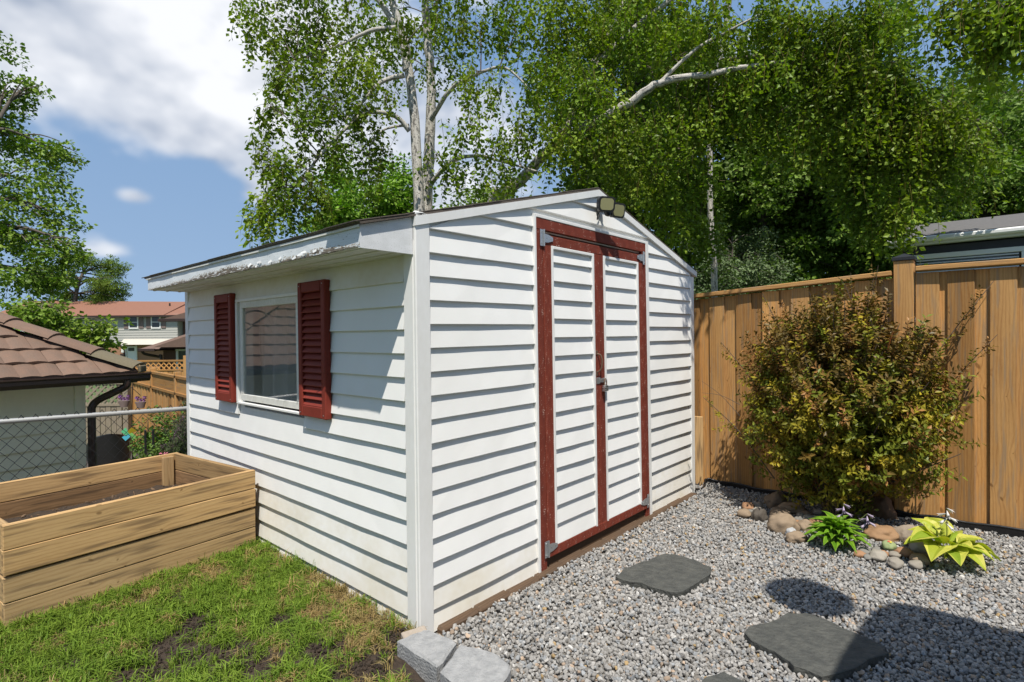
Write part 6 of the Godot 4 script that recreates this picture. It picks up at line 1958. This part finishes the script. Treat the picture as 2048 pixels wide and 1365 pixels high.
func build_trees() -> void:
	var g1 := Color(0.125, 0.205, 0.03)
	var g2 := Color(0.215, 0.31, 0.046)
	# the tall maple at the left edge
	var ml := [[0.25, 8.18, -18.03, 0.55, 0.82], [0.67, 8.52, -17.57, 0.34, 0.27], [0.28, 6.94, -17.98, 0.96, 0.82], [1.01, 6.66, -17.16, 0.55, 0.62], [0.55, 5.56, -16.91, 0.93, 0.80], [1.07, 4.75, -16.32, 0.46, 0.40], [0.11, 4.27, -16.63, 0.77, 0.90], [0.70, 3.75, -15.96, 0.77, 0.64], [1.13, 3.87, -15.48, 0.38, 0.32], [0.10, 3.06, -15.87, 0.62, 0.49], [0.77, 2.98, -15.87, 0.64, 0.38], [-1.3, 8.6, -18.5, 1.2, 1.0], [-1.5, 6.8, -18.2, 1.3, 1.2], [-1.3, 5.0, -17.6, 1.3, 1.2], [-1.2, 3.4, -16.8, 1.1, 0.9], [-2.8, 6.0, -18.8, 1.5, 2.0], [-0.6, 9.8, -18.6, 1.1, 0.8]]
	var cl := []
	for c in ml: cl.append([Vector3(c[0], c[1], c[2]), c[3], c[4]])
	broadleaf("maple_tree", "tall maple with airy spreading branches rising beside the tiled garage", Vector3(-1.6, -0.85, -18.2), 2.6, cl, "leafy", 17.0, g1 * 1.15, g2 * 1.15, 0.22, 901)
	broadleaf("round_tree", "round crowned tree standing far off behind the townhouse roof", Vector3(7.6, -0.85, -58.0), 3.5, crown_of(Vector3(9.0, 6.3, -59.0), 3.6, 2.6, 26, 5), "leafy", 14.0, g1 * 0.9, g2 * 0.9, 0.3, 911)
	broadleaf("small_tree", "small light green tree in front of the townhouse wall", Vector3(0.5, -0.85, -13.6), 1.2, crown_of(Vector3(0.55, 1.78, -13.4), 0.82, 0.62, 16, 9), "leafy", 34.0, Color(0.16, 0.26, 0.035), Color(0.24, 0.34, 0.05), 0.08, 921)
	# bright trees seen over the shed roof
	broadleaf("bright_tree", "bright green tree seen low behind the birch trunks", Vector3(7.6, -0.85, -11.6), 2.2, crown_of(Vector3(7.5, 4.6, -11.4), 1.9, 1.75, 26, 12), "leafy", 26.0, Color(0.15, 0.29, 0.03), Color(0.23, 0.38, 0.045), 0.12, 931)
	broadleaf("bright_tree", "green tree closing the gap between birch trunks and leaning limb", Vector3(9.8, -0.85, -9.0), 2.2, crown_of(Vector3(9.7, 4.3, -8.9), 1.7, 1.4, 20, 13), "leafy", 24.0, Color(0.12, 0.21, 0.03), Color(0.18, 0.27, 0.045), 0.12, 932)
	# the wooded edge beyond the cedar fence
	var wood := [
		["shade_tree", "dark leafy tree rising behind the slender birch", Vector3(13.2, -0.85, -2.4), Vector3(13.0, 5.6, -2.3), 2.4, 3.2, 30, 41],
		["shade_tree", "dark leafy tree above the charcoal outbuilding's nearer roof end", Vector3(15.6, -0.85, -0.2), Vector3(15.4, 6.0, -0.2), 2.6, 3.6, 32, 42],
		["shade_tree", "broad green tree directly behind the charcoal outbuilding", Vector3(18.6, -0.85, 2.2), Vector3(18.6, 5.4, 2.0), 2.7, 2.8, 30, 43],
		["shade_tree", "tall light green tree standing highest behind the charcoal outbuilding", Vector3(22.5, -0.85, 3.0), Vector3(22.2, 8.0, 2.4), 2.7, 3.0, 30, 44],
		["shade_tree", "deep green tree farthest back between the dark trees", Vector3(17.5, -0.85, -4.0), Vector3(17.5, 5.0, -3.6), 3.4, 4.6, 34, 45],
		["shade_tree", "deep green tree behind the leaning birch limb", Vector3(12.5, -0.85, -6.2), Vector3(12.6, 4.2, -6.2), 2.3, 3.0, 24, 46]]
	wood.append(["shade_tree", "tall yellowish green tree filling the sky behind the leaning birch limb", Vector3(9.9, -0.85, -4.6), Vector3(9.9, 7.2, -4.4), 2.3, 3.0, 30, 47])
	for w in wood:
		var k: int = w[7]
		broadleaf(w[0], w[1], w[2], 2.0, crown_of(w[3], w[4], w[5], w[6], k), "leafy", 16.0 if k < 44 else 12.0, Color(0.11, 0.19, 0.032) if k < 47 and k != 44 else g1, Color(0.19, 0.285, 0.05) if k < 47 and k != 44 else g2, 0.2, 940 + k, "trees beyond the cedar fence")
	for s in [[Vector3(11.1, 1.5, -1.1), 1.15, 1.35, "pale grey green rounded shrub looking over the cedar fence"], [Vector3(10.7, 2.9, -2.2), 1.0, 0.95, "pale grey green shrub, taller, left of the rounded one over the fence"], [Vector3(9.9, 1.6, -2.6), 0.9, 1.1, "pale shrub behind the slender birch trunk"]]:
		broadleaf("garden_shrub", s[3], Vector3(s[0].x, -0.85, s[0].z), 0.6, crown_of(s[0], s[1], s[2], 20, int(s[1] * 40)), "fine", 40.0, Color(0.13, 0.19, 0.085), Color(0.20, 0.27, 0.13), 0.05, 990 + int(s[1] * 10), "pale shrubs over the fence")

# ---------- sky ----------
func make_sky() -> PanoramaSkyMaterial:
	var w := 1536
	var h := 768
	var n := noise(77, 1.0, 6)
	var n2 := noise(79, 1.0, 4)
	# cumulus banks: azimuth, height, half widths in degrees, weight; spread round the whole sky
	var banks := [[-75.0, 25.0, 13.0, 6.0, 1.0], [-66.0, 26.0, 9.0, 7.0, 0.8], [-71.0, 18.0, 6.5, 3.2, 0.8], [-84.0, 22.0, 6.0, 5.0, 0.7], [-76.2, 12.1, 1.7, 0.9, 0.75], [-79.0, 7.4, 2.6, 0.9, 0.55], [-66.0, 13.5, 2.4, 1.7, 0.8], [-58.0, 20.0, 8.0, 6.0, 0.7], [-44.0, 22.0, 7.0, 8.0, 0.6], [1.0, 15.0, 6.0, 3.0, 0.7], [-48.0, 12.0, 6.0, 4.0, 0.7], [-20.0, 20.0, 8.0, 5.0, 0.5], [-84.0, 5.0, 3.0, 1.0, 0.3]]
	var r := RandomNumberGenerator.new()
	r.seed = 12
	for k in 34:
		var az := r.randf_range(10.0, 262.0)
		banks.append([az, r.randf_range(5.0, 75.0), r.randf_range(5.0, 14.0), r.randf_range(3.0, 7.0), r.randf_range(0.5, 1.0)])
	var img := Image.create(w, h, false, Image.FORMAT_RGBF)
	img.fill(Color(0.16, 0.17, 0.17))
	for y in h / 2 + 2:
		var el := PI * 0.5 - (y + 0.5) / h * PI
		var eld := rad_to_deg(el)
		var ce := cos(el)
		var se := maxf(sin(el), 0.0)
		var blue := Color(0.36, 0.50, 0.68).lerp(Color(0.115, 0.245, 0.49), pow(se, 0.5))
		var rowb := []
		for b in banks:
			if absf(b[1] - eld) < b[3] * 3.0: rowb.append(b)
		for x in w:
			var az := ((x + 0.5) / w - 0.25) * TAU
			var azd := rad_to_deg(az)
			var dx := cos(az) * ce
			var dz := sin(az) * ce
			var fb := n.get_noise_3d(dx * 3.2, se * 6.0, dz * 3.2) + 0.32 * n2.get_noise_3d(dx * 17.0, se * 26.0, dz * 17.0)
			var body := 0.0
			for b in rowb:
				var da: float = wrapf(azd - b[0], -180.0, 180.0) * ce / b[2]
				var de: float = (eld - b[1]) / b[3]
				if de < 0.0: de *= 1.25
				var q := da * da + de * de
				if q < 6.0: body += b[4] * exp(-q * 0.9)
			var d := smoothstep(0.16, 0.62, body + fb * 0.62 - 0.08)
			var c := blue
			if d > 0.001:
				var shade := n2.get_noise_3d(dx * 5.0 + 9.0, se * 11.0, dz * 5.0) * 0.5 + 0.5
				var thick := clampf(body * 0.9, 0.0, 1.0)
				var lit := clampf(0.05 + 1.0 * shade + fb * 0.9, 0.0, 1.0)
				var cc := Color(0.33, 0.39, 0.50).lerp(Color(0.90, 0.91, 0.94), lit)
				c = blue.lerp(cc, d * lerpf(0.72, 0.95, thick))
			img.set_pixel(x, y, c)
	var m := PanoramaSkyMaterial.new()
	m.panorama = tex(img)
	m.energy_multiplier = 1.0
	return m

func _ready() -> void:
	rng.seed = 20240
	var cam := Camera3D.new()
	cam.name = "camera"
	cam.fov = 64.034
	cam.near = 0.05
	cam.far = 900.0
	cam.current = true
	add_child(cam)
	var F := Vector3(0.746486, -0.009774, -0.665329)
	var R := Vector3(0.665248, -0.010471, 0.746549)
	cam.transform = Transform3D(Basis(R, R.cross(F).normalized(), -F).orthonormalized(), CAM)
	var we := WorldEnvironment.new()
	we.name = "environment"
	var env := Environment.new()
	env.background_mode = Environment.BG_SKY
	var sky := Sky.new()
	sky.sky_material = make_sky()
	env.sky = sky
	env.tonemap_mode = Environment.TONE_MAPPER_LINEAR
	env.tonemap_exposure = 1.18
	env.background_energy_multiplier = 0.96
	env.sdfgi_enabled = true
	env.ssao_enabled = true
	env.ssil_enabled = true
	we.environment = env
	add_child(we)
	var sun := DirectionalLight3D.new()
	sun.name = "sun"
	sun.light_energy = 1.6
	sun.light_color = Color(1.0, 0.975, 0.93)
	sun.light_angular_distance = 0.5
	sun.shadow_enabled = true
	add_child(sun)
	sun.look_at_from_position(Vector3.ZERO, SUN, Vector3.UP)
	make_materials()
	build_ground()
	build_shed()
	build_own_house()
	build_garage()
	build_far_houses()
	build_chain_link()
	build_side_garden()
	build_trees()
	build_birches()
	build_yard_things()
	build_grass()
